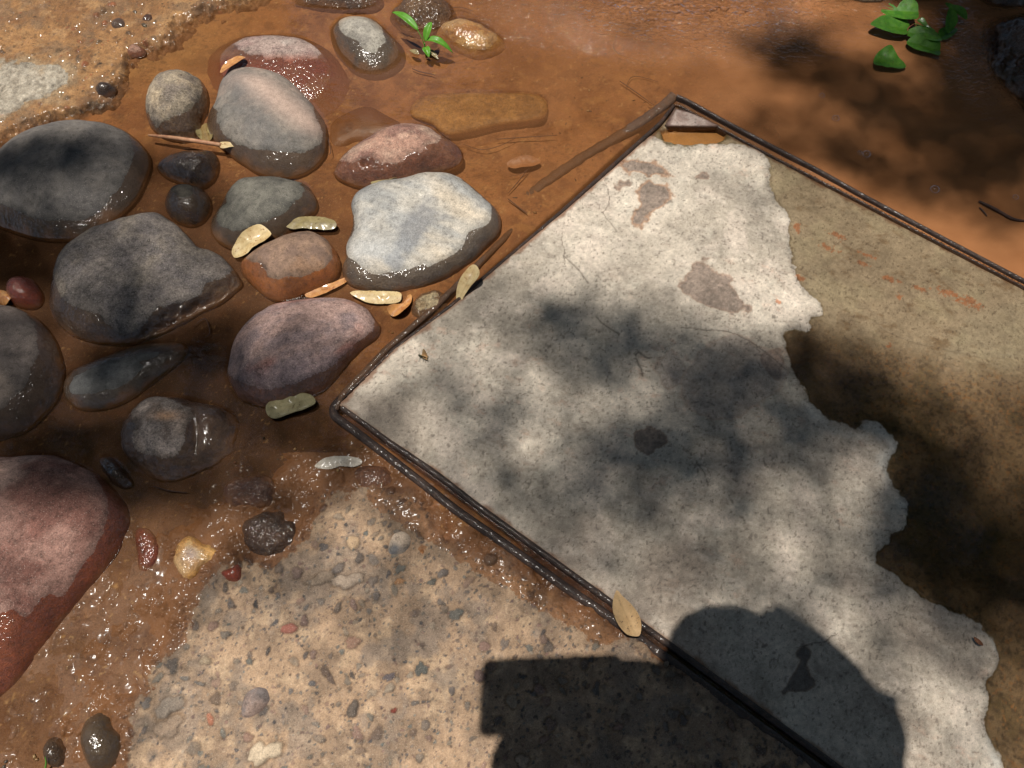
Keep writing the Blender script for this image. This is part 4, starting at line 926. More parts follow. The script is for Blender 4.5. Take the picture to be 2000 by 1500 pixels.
# ------------------------------------------------------------------ water
xw = outer_axis(-1.28, 1.28, .0034, 3.4); yw = outer_axis(-.20, 1.6, .0034, 4.2)
WX, WY = np.meshgrid(xw, yw, indexing='ij')
shape = WX.shape; wx = WX.ravel(); wy = WY.ravel()
solid = bed(wx, wy) + sstep(1.9, 5, np.hypot(wx, wy - .7)) * .3
m1 = (wx > -.8) & (wy < .42) & (wx < .95)
sdw = sdist(wx[m1], wy[m1], pv_poly) + fbm(wx[m1], wy[m1], .05, 5, 101, .6) * .026
solid[m1] = np.maximum(solid[m1], np.interp(sdw, [-.30, -.16, -.10, -.02, .02, .08, .4], [-.03, -.014, .0005, .0045, .011, .014, .015]))
m2 = (wx < -.38) & (wy > .8) & (wy < 1.7)
sdw = sdist(wx[m2], wy[m2], led_poly) + fbm(wx[m2], wy[m2], .05, 5, 131, .6) * .026
solid[m2] = np.maximum(solid[m2], np.interp(sdw, [-.10, -.03, .0, .012, .05, .4], [-.05, -.018, .002, .012, .014, .018]))
solid = raster_solid(wx, wy, solid)
sds = np.full(wx.shape, -1.0); mS = (wx > -.35) & (wy < 1.3)
sds[mS] = sdist(wx[mS], wy[mS], slab_poly)
puw, pvw = P(wx, wy, 0.0)
wds = np.full(wx.shape, 1.0)
wds[mS] = sdist(puw[mS], pvw[mS], dry_poly_px) / 1100.
slabz = np.where(wds > 0, .0075 * sstep(0, .12, wds) + .0008, -.0025 * sstep(0, -.10, wds) - .0022 * sstep(0, -.004, wds))
solid = np.where(sds > -.002, slabz, solid)
depth = np.clip(-solid, 0, .2)
# turbidity of the silt laden stream (per metre), clear between the stones, murky to the right
turb = 9 + 26 * sstep(1150, 1650, puw) * (sds < -.002) * sstep(600, 300, pvw - (puw - 1300) * .45)
rif0 = np.exp(-(((wx - float(G(1330, 0)[0])) / .34) ** 2 + ((wy - float(G(1330, 0)[1]) - .02) / .20) ** 2))
turb = turb + 70 * rif0 * (sds < -.002)
turb = turb + 14 * sstep(700, 1000, pvw) * (sds > -.002) * (wds < 0)
Dk = 1 - np.exp(-depth * turb)
Zw = .0013 * np.exp(-depth / .0035) * (solid > -.05) * (sds < -.012)
Zw = Zw.reshape(shape)
for _ in range(2):
    Zw[1:-1, 1:-1] = .25 * Zw[1:-1, 1:-1] + .125 * (Zw[:-2, 1:-1] + Zw[2:, 1:-1] + Zw[1:-1, :-2] + Zw[1:-1, 2:]) + .0625 * (Zw[:-2, :-2] + Zw[2:, 2:] + Zw[:-2, 2:] + Zw[2:, :-2])
Zw = Zw.ravel()
# the lively riffle at the top of the stream
cxr, cyr = G(1330, 0)
rif = np.exp(-(((wx - cxr) / .34) ** 2 + ((wy - cyr - .06) / .17) ** 2))
cx2, cy2 = G(1960, 120)
rif = np.clip(rif + .25 * np.exp(-(((wx - cx2) / .12) ** 2 + ((wy - cy2) / .16) ** 2)), 0, 1)
flow = sstep(1000, 1300, puw) * (sds < -.002)
Zw = Zw + rif * (fbm(wx * .55 + wy * .25, wy, .022, 3, 401) * .0050 + fbm(wx, wy, .010, 2, 402) * .0012) + flow * .0005 * fbm(wx * .6 + wy * .6, wy * 1.4 - wx * .5, .03, 3, 405) * (1 - rif)
t = NT('muddy_water')
op = t.attr('Dk')
df = t.n.new('ShaderNodeBsdfDiffuse')
nm = t.noise(6, 4, .55, t.mapping((1, 1.6, 1), (0, 0, .5)))
t.link(t.mix(t.rng(nm, .3, .7), (.30, .125, .050), (.42, .185, .078)), df.inputs['Color'])
tr = t.n.new('ShaderNodeBsdfTransparent'); tr.inputs['Color'].default_value = (.97, .93, .87, 1)
gl = t.n.new('ShaderNodeBsdfGlossy'); gl.inputs['Roughness'].default_value = .05
fr = t.n.new('ShaderNodeFresnel'); fr.inputs['IOR'].default_value = 1.62
bn = t.bump(t.noise(34, 3, .5, t.mapping((1, 1.9, 1), (0, 0, .45))), .10, .004)
bn = t.bump(t.noise(240, 2, .5), .05, .001, bn)
bn = t.bump(t.math('MULTIPLY', t.noise(75, 2, .5, t.mapping((1, 1.7, 1), (0, 0, .4)), .8), t.attr('Rif')), 1.0, .028, bn)
t.link(bn, df.inputs['Normal']); t.link(bn, gl.inputs['Normal']); t.link(bn, fr.inputs['Normal'])
mx = t.n.new('ShaderNodeMixShader'); t.link(op, mx.inputs[0]); t.link(tr.outputs[0], mx.inputs[1]); t.link(df.outputs[0], mx.inputs[2])
mx2 = t.n.new('ShaderNodeMixShader'); t.link(fr.outputs[0], mx2.inputs[0]); t.link(mx.outputs[0], mx2.inputs[1]); t.link(gl.outputs[0], mx2.inputs[2])
t.link(mx2.outputs[0], t.out.inputs['Surface'])
m_water = t.m
water = mesh_obj('water', np.stack([wx, wy, Zw], 1), grid_faces(len(xw), len(yw)), m_water, None, dict(Dk=Dk, Rif=rif))
tag(water, 'shallow muddy water with a gentle current', None, None, 'structure')

# ------------------------------------------------------------------ leaves, twigs, plants
def leaf_mat(name, c1, c2, spot=None, rough=.55, coat=.0, sss=False, vein=None, veinf=.3):
    t = NT(name)
    n = t.noise(70, 4, .6)
    c = t.mix(t.rng(n, .35, .7), c1, c2)
    c = t.lum(c, t.rng(t.noise(600, 3, .6), .2, .8, .85, 1.12))
    if spot is not None:
        c = t.mix(t.rng(t.noise(160, 3, .7), .60, .68), c, spot)
    v = t.attr('Vein')
    c = t.mix(t.math('MULTIPLY', v, veinf), c, vein if vein is not None else [k * .55 for k in c2])
    t.link(c, t.bsdf.inputs['Base Color'])
    t.bsdf.inputs['Roughness'].default_value = rough
    t.bsdf.inputs['Coat Weight'].default_value = coat
    t.bsdf.inputs['Coat Roughness'].default_value = .15
    h = t.bump(t.noise(220, 3, .6), .35, .0006)
    h = t.bump(v, -.5, .0006, h)
    t.link(h, t.bsdf.inputs['Normal'])
    if sss:
        tl = t.n.new('ShaderNodeBsdfTranslucent'); t.link(c, tl.inputs['Color'])
        ms = t.n.new('ShaderNodeMixShader'); ms.inputs[0].default_value = .3
        t.link(t.bsdf.outputs[0], ms.inputs[1]); t.link(tl.outputs[0], ms.inputs[2]); t.link(ms.outputs[0], t.out.inputs['Surface'])
    return t.m

def leaf(name, outline, zc, mat, label, cat='leaf', thick=.0012, curl=0.0, tilt=(0, 0), axis=None, zfun=None, seed=1, veins=0, group=None, wob=.0010, parent=None):
    if .001 <= thick < .002: thick = .0007
    if zfun is None and thick < .001 and cat == 'leaf': zfun = lambda u, q, k_=(1 if seed % 3 else -1): k_ * .03 * q * q - .0015 * u * u + .0007 * math.copysign(1, k_) * np.sin(u * 5 + seed)
    s = smooth_closed(outline, 5)
    x, y = G(s[:, 0], s[:, 1], zc)
    ax, ay = x.mean(), y.mean()
    th, R = polar_table(np.stack([x, y], 1), ax, ay, 90)
    ts = np.linspace(0, 1, 16)[1:]
    def layer(sgn):
        TT, TH = np.meshgrid(ts, th, indexing='ij')
        X = R[None] * TT * np.cos(TH); Y = R[None] * TT * np.sin(TH)
        edge = np.sqrt(np.clip(1 - TT ** 6, 0, 1))
        Z = sgn * thick * .5 * edge
        return X.ravel(), Y.ravel(), Z.ravel()
    X1, Y1, Z1 = layer(1); X2, Y2, Z2 = layer(-1)
    X = np.concatenate([[0], X1, [0], X2]); Y = np.concatenate([[0], Y1, [0], Y2]); Z = np.concatenate([[thick * .5], Z1, [-thick * .5], Z2])
    cov = np.cov(np.stack([x, y])); w, v = np.linalg.eigh(cov); d = v[:, 1]
    u = X * d[0] + Y * d[1]; q = -X * d[1] + Y * d[0]
    Lh = np.abs(u).max()
    Z = Z + curl * (u / Lh) ** 2 + tilt[0] * X + tilt[1] * Y + fbm(X + seed, Y, .012, 2, seed) * wob
    if zfun is not None: Z = Z + zfun(u / Lh, q / Lh)
    vein = np.exp(-(q / (Lh * .045)) ** 2) * (np.abs(u) < Lh * .95)
    if veins:
        vv = np.abs(((u - np.abs(q) * .9) / Lh * veins) % 1 - .5)
        vein = np.maximum(vein, .55 * sstep(.42, .5, vv))
    n = len(th); nr = len(ts); F = []
    for b, fl in ((0, 0), (1 + n * nr, 1)):
        for j in range(n):
            j2 = (j + 1) % n
            f = [b, b + 1 + j, b + 1 + j2]; F.append(f if not fl else f[::-1])
            for i in range(nr - 1):
                f = [b + 1 + i * n + j, b + 1 + (i + 1) * n + j, b + 1 + (i + 1) * n + j2, b + 1 + i * n + j2]
                F.append(f if not fl else f[::-1])
    V = np.stack([X, Y, Z], 1)
    if parent is not None:
        V = V + np.array([ax, ay, zc]) - np.array(parent.location)
    ob = mesh_obj(name, V, F, mat, parent, dict(Vein=vein))
    if parent is None:
        ob.location = (ax, ay, zc)
        tag(ob, label, cat, group)
    return ob

L_cream = leaf_mat('cream_leaf', srgb(212, 190, 142), srgb(186, 156, 106), spot=srgb(150, 110, 60), coat=.25)
L_olive = leaf_mat('dull_olive_leaf', srgb(150, 135, 92), srgb(120, 104, 66), spot=srgb(70, 56, 34), coat=.5)
L_sage = leaf_mat('sage_leaf', srgb(158, 148, 112), srgb(128, 118, 84), spot=srgb(90, 78, 50), coat=.1, rough=.8)
L_orange = leaf_mat('orange_leaf', srgb(205, 150, 88), srgb(165, 102, 52), spot=srgb(140, 80, 40), coat=.7)
L_dry = leaf_mat('dry_leaf', srgb(215, 180, 132), srgb(195, 158, 112), spot=srgb(110, 85, 60), rough=.7)
L_white = leaf_mat('white_feather', srgb(215, 205, 190), srgb(185, 170, 150), rough=.6, coat=.2)
L_green = leaf_mat('green_leaf', (.06, .22, .014), (.14, .36, .025), rough=.5, coat=.15, sss=True, vein=(.14, .32, .05), veinf=.35, spot=(.10, .16, .02))
L_green2 = leaf_mat('sprout_leaf', (.10, .33, .015), (.16, .42, .04), rough=.45, coat=.2, sss=True, vein=(.3, .5, .12))
FL = 'pale fallen leaflets'
leaf('fallen_leaf', [(449, 488), (456, 476), (475, 460), (505, 447), (520, 449), (533, 463), (520, 473), (495, 484), (480, 494), (457, 498)], .012, L_cream, 'bright cream leaf leaning between dark grey and orange brown stones', tilt=(.15, .25), thick=.0016, seed=2, group=FL)
leaf('fallen_leaf', [(553, 437), (565, 427), (600, 421), (630, 422), (652, 430), (657, 440), (645, 447), (600, 445), (570, 446)], .012, L_olive, 'dull olive leaf with dark holes, resting above the orange brown stone', thick=.0014, seed=3, group=FL)
leaf('fallen_leaf', [(429, 138), (440, 122), (458, 112), (472, 108), (480, 114), (470, 124), (450, 132), (436, 142)], .022, L_orange, 'yellow orange leaf tucked behind the egg shaped stone', tilt=(.2, -.2), thick=.0014, seed=4, group=FL)
leaf('fallen_leaf', [(724, 352), (735, 340), (755, 334), (775, 336), (779, 345), (765, 352), (745, 358), (728, 361)], .010, L_olive, 'small yellowish olive leaf between the reddish and the pale stones', thick=.0012, seed=5, group=FL)
leaf('fallen_leaf', [(683, 572), (700, 567), (745, 569), (778, 569), (784, 577), (778, 588), (745, 592), (718, 589), (700, 582)], .008, L_cream, 'long pale yellow leaf below the pale flat stone', thick=.0016, tilt=(.0, .1), seed=6, group=FL)
leaf('fallen_leaf', [(757, 606), (770, 597), (788, 592), (797, 578), (804, 577), (803, 592), (795, 608), (780, 618), (765, 617)], .006, L_orange, 'curled wet orange leaf beside the crumbly mortar lump', thick=.0012, zfun=lambda u, q: .006 * q * q * 8, seed=7, group=FL)
leaf('fallen_leaf', [(890, 578), (893, 558), (905, 540), (922, 527), (933, 530), (937, 546), (920, 560), (905, 574), (897, 584)], .022, L_cream, 'short cream leaf propped against the steel frame', thick=.0018, tilt=(.3, .45), seed=8, group=FL)
leaf('fallen_leaf', [(519, 800), (522, 788), (540, 776), (570, 769), (598, 768), (613, 776), (615, 788), (595, 799), (565, 808), (540, 817), (525, 813)], .012, L_sage, 'fuzzy grey green leaf floating below the pink and violet stone', thick=.0045, seed=9, group=FL)
leaf('fallen_leaf', [(595, 575), (620, 562), (650, 552), (678, 540), (680, 546), (665, 558), (640, 570), (610, 582)], .001, L_orange, 'narrow soaked amber leaf under the small orange brown stone', thick=.001, seed=10, group=FL)
leaf('fallen_leaf', [(-10, 568), (6, 565), (18, 572), (20, 583), (10, 590), (-10, 588)], .014, L_orange, 'orange leaf tip at the left edge beside the brick red pebble', thick=.0015, tilt=(.2, .2), seed=12, group=FL)
leaf('fallen_leaf', [(386, 262), (392, 246), (402, 240), (412, 252), (418, 270), (404, 276), (390, 272)], -.002, L_olive, 'sunken ochre leaf between the upright stone and egg shaped stone', thick=.001, seed=13, group=FL)
leaf('fallen_leaf', [(990, 318), (1010, 309), (1035, 306), (1055, 312), (1050, 322), (1025, 329), (1000, 329)], -.008, leaf_mat('sunken_leaf', srgb(158, 108, 68), srgb(140, 92, 56)), 'faint tan leaf lying on the silt under water near the frame', thick=.001, seed=14, group=FL)
o = leaf('dry_leaf', [(1205, 1152), (1214, 1162), (1232, 1180), (1246, 1200), (1252, 1220), (1250, 1240), (1238, 1243), (1220, 1238), (1203, 1220), (1195, 1195), (1197, 1172)], .030, L_dry, 'dry tan pointed leaf standing on the steel frame by the shadow edge', thick=.0009, tilt=(-.25, -.10), zfun=lambda u, q: .05 * q * q, seed=15, veins=6)
fe = empty('feather', tuple(float(a) for a in G(660, 903)) + (.006,))
tag(fe, 'small white feather lying on wet brown silt', 'feather')
leaf('vane', [(614, 912), (625, 900), (645, 893), (675, 892), (703, 896), (706, 905), (690, 912), (665, 910), (640, 912)], .007, L_white, '', tilt=(.0, .1), thick=.0015, parent=fe, veins=14, seed=16)
leaf('tuft', [(618, 913), (640, 908), (662, 908), (655, 914), (635, 916)], .006, L_white, '', thick=.001, parent=fe, seed=17)

def tube(name, pts, radii, mat, label=None, cat=None, parent=None, group=None, sides=8, attrs=False):
    pts = smooth_open(pts, 6) if len(pts) > 2 else np.asarray(pts, float)
    n = len(pts); rad = np.interp(np.linspace(0, 1, n), np.linspace(0, 1, len(radii)), radii)
    T = np.gradient(pts, axis=0); T /= np.linalg.norm(T, axis=1)[:, None] + 1e-12
    up = np.array([0, 0, 1.0]) if abs(T[0][2]) < .9 else np.array([1.0, 0, 0])
    A = np.cross(T, up); A /= np.linalg.norm(A, axis=1)[:, None] + 1e-12; B = np.cross(A, T)
    a = np.linspace(0, 2 * math.pi, sides, endpoint=False)
    V = (pts[:, None, :] + rad[:, None, None] * (A[:, None, :] * np.cos(a)[None, :, None] + B[:, None, :] * np.sin(a)[None, :, None])).reshape(-1, 3)
    F = []
    for i in range(n - 1):
        for j in range(sides):
            j2 = (j + 1) % sides
            F.append([i * sides + j, i * sides + j2, (i + 1) * sides + j2, (i + 1) * sides + j])
    F.append(list(range(sides))[::-1]); F.append([(n - 1) * sides + j for j in range(sides)])
    base = np.array(parent.location) if parent is not None else pts[0]
    ob = mesh_obj(name, V - base, F, mat, parent, dict(Vein=np.zeros(len(V))))
    if parent is None:
        ob.location = pts[0]; tag(ob, label, cat, group)
    return ob

M_twig = simple_mat('pale_twig', srgb(190, 145, 108), srgb(150, 100, 72), 80, .6, .4, .2)
M_dtw = simple_mat('dark_twig', srgb(84, 52, 34), srgb(56, 34, 24), 90, .6, .4, .1)
tw = empty('twig', gp([(290, 264, .016)])[0])
tag(tw, 'pale broken twig with a split white end touching the egg shaped stone', 'twig')
tube('stick', gp([(290, 264, .014), (330, 268, .017), (380, 275, .018), (432, 283, .019)]), [.0022, .0040, .0045, .0042], M_twig, parent=tw, sides=12)
leaf('split_end', [(430, 278), (445, 277), (458, 281), (467, 287), (455, 286), (440, 289), (430, 288)], .019, L_cream, '', thick=.002, parent=tw, seed=21)
TW = 'thin twigs lying on the silt'
for pts, r, lb in [
    ([(1030, 332, -.006), (1012, 355, -.006), (992, 378, -.006)], .0010, 'thin straight dark twig pointing at the sunken leaf'),
    ([(992, 388, -.006), (1012, 404, -.006), (1030, 417, -.006)], .0013, 'short dark twig below the straight one, near the pale stone'),
    ([(970, 272, -.014), (1010, 269, -.012), (1088, 264, -.010)], .0012, 'reddish straight stem below the right end of the sunken slab'),
    ([(905, 282, -.014), (940, 292, -.014), (975, 285, -.013), (1010, 268, -.012)], .0008, 'curved hair thin stem running out from the reddish oblong stone'),
    ([(995, 345, -.008), (1020, 338, -.008), (1038, 325, -.008)], .0006, 'hair thin stem just under the faint sunken leaf'),
    ([(1158, 62, -.010), (1180, 68, -.008), (1203, 66, -.008), (1198, 92, -.008), (1215, 108, -.008), (1262, 122, -.010)], .0014, 'curled brown rootlet in the stream near the top edge'),
    ([(1210, 158, -.006), (1235, 175, -.006), (1278, 206, -.004)], .0012, 'straight stem pointing to the top corner of the frame'),
    ([(1222, 172, -.006), (1232, 152, -.006), (1250, 150, -.006), (1286, 160, -.006)], .0009, 'forked rootlet above the top corner of the frame'),
    ([(805, 134, -.010), (820, 140, -.010), (840, 144, -.010), (850, 147, -.010)], .0013, 'dark crooked twig below the green sprout'),
    ([(880, 16, -.01), (900, 14, -.01), (925, 22, -.01)], .0012, 'arched dark stem near the top edge behind the golden stone'),
    ([(1912, 393, .003), (1935, 404, .004), (1955, 415, .003), (1980, 428, .003), (2012, 432, .002)], .0032, 'black wavy stick standing in for a dark wiggly shadow in the stream at the right edge'),  # solid stick shape in place of a dark wiggly shadow on the water
    ([(1913, 405, .002), (1920, 412, .002), (1928, 422, .002)], .0016, 'short black stick beside the wavy one'),
    ([(375, 640, -.002), (400, 622, .001), (410, 650, .001), (398, 660, .0)], .0011, 'hooked black rootlet below the flat speckled stone'),
    ([(640, 268, .001), (646, 295, .001), (642, 302, .001)], .0008, 'short upright stem against the flat dark brown sunken stone'),
    ([(0, 431, .003), (20, 441, .003), (36, 447, .003)], .0006, 'whitish hair thin fibre at the left edge'),
    ([(300, 950, .004), (330, 958, .005), (365, 962, .004)], .0012, 'dark twig in wet silt under the lumpy dark stone'),
]:
    tube('twig', gp(pts), [r * .7, r, r, r * .5], M_dtw if 'whitish' not in lb else M_twig, lb, 'twig', group=TW)

# sprout in the water
bx, by = (float(a) for a in G(832, 104, 0))
sp = empty('sprout', (bx, by, -.01))
tag(sp, 'bright green seedling with narrow leaves standing in the shallow water', 'seedling')
M_stem = simple_mat('green_stem', (.12, .3, .03), (.07, .2, .02), 60, .5, .2, .1)
def blade(base, tip, width, arch, name, parent, mat, fold=.25, n=16, cup=0):
    base = np.array(base); tip = np.array(tip); d = tip - base
    side = np.cross(d, [0, 0, 1.0]); side /= np.linalg.norm(side) + 1e-12
    V = []; vein = []
    k = 9
    for i in range(n + 1):
        t = i / n
        c = base + d * t + np.array([0, 0, arch]) * 4 * t * (1 - t)
        w = width * (math.sin(math.pi * min(1, t ** .75)) ** .8 * .98 + .03)
        for j in range(k):
            q = (j / (k - 1) - .5) * 2
            V.append(c + side * q * w * .5 + np.array([0, 0, abs(q) * w * fold]) + np.array([0, 0, math.sin(t * 20 + q * 2) * .0003]))
            vein.append(max(0, 1 - abs(q) * 5) + .4 * (abs(((t * 9 - abs(q) * .8) % 1) - .5) > .42))
    V = np.array(V) - np.array(parent.location)
    F = [[i * k + j, i * k + j + 1, (i + 1) * k + j + 1, (i + 1) * k + j] for i in range(n) for j in range(k - 1)]
    ob = mesh_obj(name, V, F, mat, parent, dict(Vein=np.clip(vein, 0, 1)))
    md = ob.modifiers.new('thickness', 'SOLIDIFY'); md.thickness = .0005
    return ob
def w3(px_, py_, z_): return np.array(gp([(px_, py_, z_)])[0])
tube('stem', [(bx, by, -.012), w3(830, 95, .012), w3(829, 84, .026)], [.0022, .0018, .0016], M_stem, parent=sp)
tube('stem', [w3(830, 92, .016), w3(824, 74, .036), w3(816, 60, .046)], [.0012, .0009, .0008], M_stem, parent=sp)
blade(w3(817, 60, .046), w3(766, 24, .050), .018, .010, 'leaf', sp, L_green2)
blade(w3(830, 82, .026), w3(843, 43, .050), .017, .006, 'leaf', sp, L_green2)
blade(w3(832, 79, .028), w3(885, 104, .010), .018, .014, 'leaf', sp, L_green2)
blade(w3(830, 92, .016), w3(838, 112, .010), .017, .003, 'leaf', sp, L_green2)
blade(w3(838, 98, .006), w3(856, 116, .002), .012, .001, 'leaf', sp, L_olive)
blade(w3(818, 106, .004), w3(800, 98, .002), .012, .001, 'leaf', sp, L_olive)
tube('grass_blade', gp([(88, 1502, .01), (90, 1490, .02), (88, 1478, .028)]), [.0016, .0013, .0004], M_stem, 'tiny green grass tip beside the dark olive pebble', 'grass blade')

# broad green leaves over the stream
vp = empty('creeping_plant', w3(1778, 72, .0))
tag(vp, 'creeping plant with glossy green leaves lying on the shaded stream', 'plant')
for k, (ol, z_, tl) in enumerate([
    ([(1722, 20), (1728, 12), (1740, 10), (1748, 20), (1756, 10), (1768, 6), (1785, 12), (1792, 24), (1790, 40), (1772, 41), (1752, 37), (1735, 31)], .022, (.1, .15)),
    ([(1698, 52), (1712, 40), (1730, 35), (1752, 36), (1775, 44), (1776, 58), (1768, 68), (1745, 67), (1722, 62)], .016, (-.1, .1)),
    ([(1772, 60), (1790, 54), (1812, 60), (1830, 70), (1838, 82), (1822, 84), (1800, 76), (1774, 72)], .012, (.1, .0)),
    ([(1770, 84), (1782, 74), (1802, 72), (1826, 80), (1836, 92), (1834, 110), (1815, 106), (1795, 102), (1778, 95)], .008, (.0, .1)),
    ([(1848, 55), (1847, 34), (1852, 19), (1862, 28), (1868, 44), (1862, 56), (1855, 60)], .018, (.2, .2)),
    ([(1845, 8), (1858, 12), (1880, 20), (1890, 30), (1888, 36), (1868, 26), (1850, 16)], .020, (.1, .3)),
    ([(1790, 42), (1800, 38), (1812, 50), (1828, 60), (1815, 58), (1798, 50)], .014, (.0, .1)),
    ([(1832, 62), (1850, 56), (1868, 58), (1862, 70), (1846, 80), (1836, 74)], .004, (.1, .0))]):
    leaf('leaf', ol, z_, L_green, '', parent=vp, thick=.0008, tilt=tl, zfun=lambda u, q: .012 * np.abs(q), veins=5, seed=30 + k, wob=.0006)
tube('stem', gp([(1772, 68, .01), (1774, 55, .014), (1785, 47, .018)]), [.0012, .0012, .001], simple_mat('red_stem', srgb(150, 80, 50), srgb(110, 60, 40)), parent=vp)
tube('stem', gp([(1786, 46, .016), (1812, 56, .012), (1835, 74, .006)]), [.001, .0012, .001], M_stem, parent=vp)
leaf('floating_leaf', [(1707, 132), (1708, 112), (1720, 101), (1735, 99), (1750, 110), (1768, 126), (1766, 134), (1745, 138), (1722, 136)], .006, L_green, 'single yellow green leaf floating apart below the creeping plant', thick=.0008, veins=5, seed=45, zfun=lambda u, q: .02 * q * q)

# grit and plant scraps lying in the silt
rg = np.random.RandomState(77); GV = []; GF = []; GC = []
for k in range(1500):
    if k < 900: px_, py_ = rg.uniform(100, 1300), rg.uniform(60, 900)
    else: px_, py_ = rg.uniform(0, 760), rg.uniform(900, 1500)
    wx_, wy_ = (float(a) for a in G(px_, py_))
    if sdist(np.array([wx_]), np.array([wy_]), frame_w)[0] > -.01: continue
    if raster_solid(np.array([wx_]), np.array([wy_]), np.array([-9.0]))[0] > -8: continue
    i_ = int(np.searchsorted(xs, wx_)); j_ = int(np.searchsorted(ys, wy_))
    z_ = ZBG[i_, j_]
    r_ = .0012 + .0028 * rg.random() ** 3; el = rg.uniform(1, 1.6) if rg.random() < .7 else rg.uniform(3, 6)
    if el > 2: r_ *= .45
    a_ = rg.uniform(0, 3.14); n0 = len(GV)
    col = [srgb(84, 56, 38), srgb(46, 34, 26), srgb(180, 140, 96), srgb(150, 96, 64), srgb(120, 112, 104), srgb(215, 180, 130)][rg.randint(6)]
    for (dx_, dy_, dz_) in ((1, 0, 0), (0, 1, .1), (-1, .1, 0), (0, -1, -.1), (.1, 0, .8), (0, 0, -.6), (.6, .6, .3), (-.5, -.6, .3)):
        u_, v_ = dx_ * r_ * el * rg.uniform(.8, 1.2), dy_ * r_ * rg.uniform(.8, 1.2)
        GV.append((wx_ + u_ * math.cos(a_) - v_ * math.sin(a_), wy_ + u_ * math.sin(a_) + v_ * math.cos(a_), z_ + dz_ * r_ + r_ * .2)); GC.append(col)
    for f_ in ((0, 6, 4), (6, 1, 4), (1, 2, 4), (2, 7, 4), (7, 3, 4), (3, 0, 4), (6, 0, 5), (1, 6, 5), (2, 1, 5), (7, 2, 5), (3, 7, 5), (0, 3, 5)): GF.append([n0 + q_ for q_ in f_])
grit = mesh_obj('grit', np.array(GV), np.array(GF), m_mud, None, dict(Col=np.array(GC), Wd=np.full(len(GV), -.1), Mud=np.zeros(len(GV))))
tag(grit, 'fine grit and plant scraps strewn over the silt', None, None, 'stuff')

# small things on the slab
leaf('seed', [(1902, 1244), (1908, 1246), (1918, 1255), (1920, 1261), (1912, 1259), (1904, 1251)], .011, leaf_mat('brown_seed', srgb(150, 90, 50), srgb(110, 66, 40)), 'tiny brown seed on the dry slab near the right edge', 'seed', thick=.0022, seed=50)
bug = empty('fly', w3(825, 696, .009)); tag(bug, 'small dark fly resting on the pale slab near its left edge', 'fly')
M_bug = simple_mat('fly_body', (.02, .018, .012), (.06, .06, .02), 300, .3, .2, .3)
tube('body', [w3(817, 693, .0105), w3(821, 695, .0115), w3(826, 697, .0118), (w3(832, 699, .0105))], [.0009, .0022, .0024, .0008], M_bug, parent=bug)
for s_ in (-1, 1):
    leaf('wing', [(822, 695), (828, 695 + s_ * 5), (835, 699 + s_ * 4), (833, 700), (826, 698)], .0135, L_dry, '', thick=.0002, parent=bug, seed=60 + s_, wob=.0)
    for dx_ in (-4, 1, 6):
        tube('leg', [w3(825 + dx_, 697, .011), w3(825 + dx_ * 1.6, 697 + s_ * 7, .012), w3(825 + dx_ * 2, 697 + s_ * 10, .0078)], [.0004, .0003, .0002], M_bug, parent=bug, sides=5)

# bubbles
tb = NT('bubble_film')
g_ = tb.n.new('ShaderNodeBsdfGlossy'); g_.inputs['Roughness'].default_value = .02
t_ = tb.n.new('ShaderNodeBsdfTransparent'); f_ = tb.n.new('ShaderNodeLayerWeight'); f_.inputs['Blend'].default_value = .25
x_m = tb.n.new('ShaderNodeMixShader'); tb.link(tb.math('ADD', tb.math('MULTIPLY', f_.outputs['Facing'], .5), .08), x_m.inputs[0]); tb.link(t_.outputs[0], x_m.inputs[1]); tb.link(g_.outputs[0], x_m.inputs[2]); tb.link(x_m.outputs[0], tb.out.inputs['Surface'])
def bubble(px_, py_, r, label):
    n = 20; m = 10; V = []
    for i in range(m + 1):
        a_ = math.pi / 2 * i / m
        for j in range(n):
            V.append((r * math.cos(a_) * math.cos(2 * math.pi * j / n), r * math.cos(a_) * math.sin(2 * math.pi * j / n), r * .8 * math.sin(a_)))
    F = [[i * n + j, i * n + (j + 1) % n, (i + 1) * n + (j + 1) % n, (i + 1) * n + j] for i in range(m) for j in range(n)]
    ob = mesh_obj('bubble', V, F, tb.m); ob.location = w3(px_, py_, .0002)
    tag(ob, label, 'bubble', 'bubbles on the stream')
bubble(1605, 187, .007, 'bubble farthest up the stream, in the shaded part')
bubble(1632, 232, .009, 'bubble second from the top, above the pair')
bubble(1692, 302, .010, 'larger bubble of the touching pair')
bubble(1679, 299, .006, 'smaller bubble of the touching pair')
bubble(1825, 371, .011, 'largest lone bubble in the sunny water above the frame')
bubble(1983, 386, .007, 'bubble closest to the right edge')

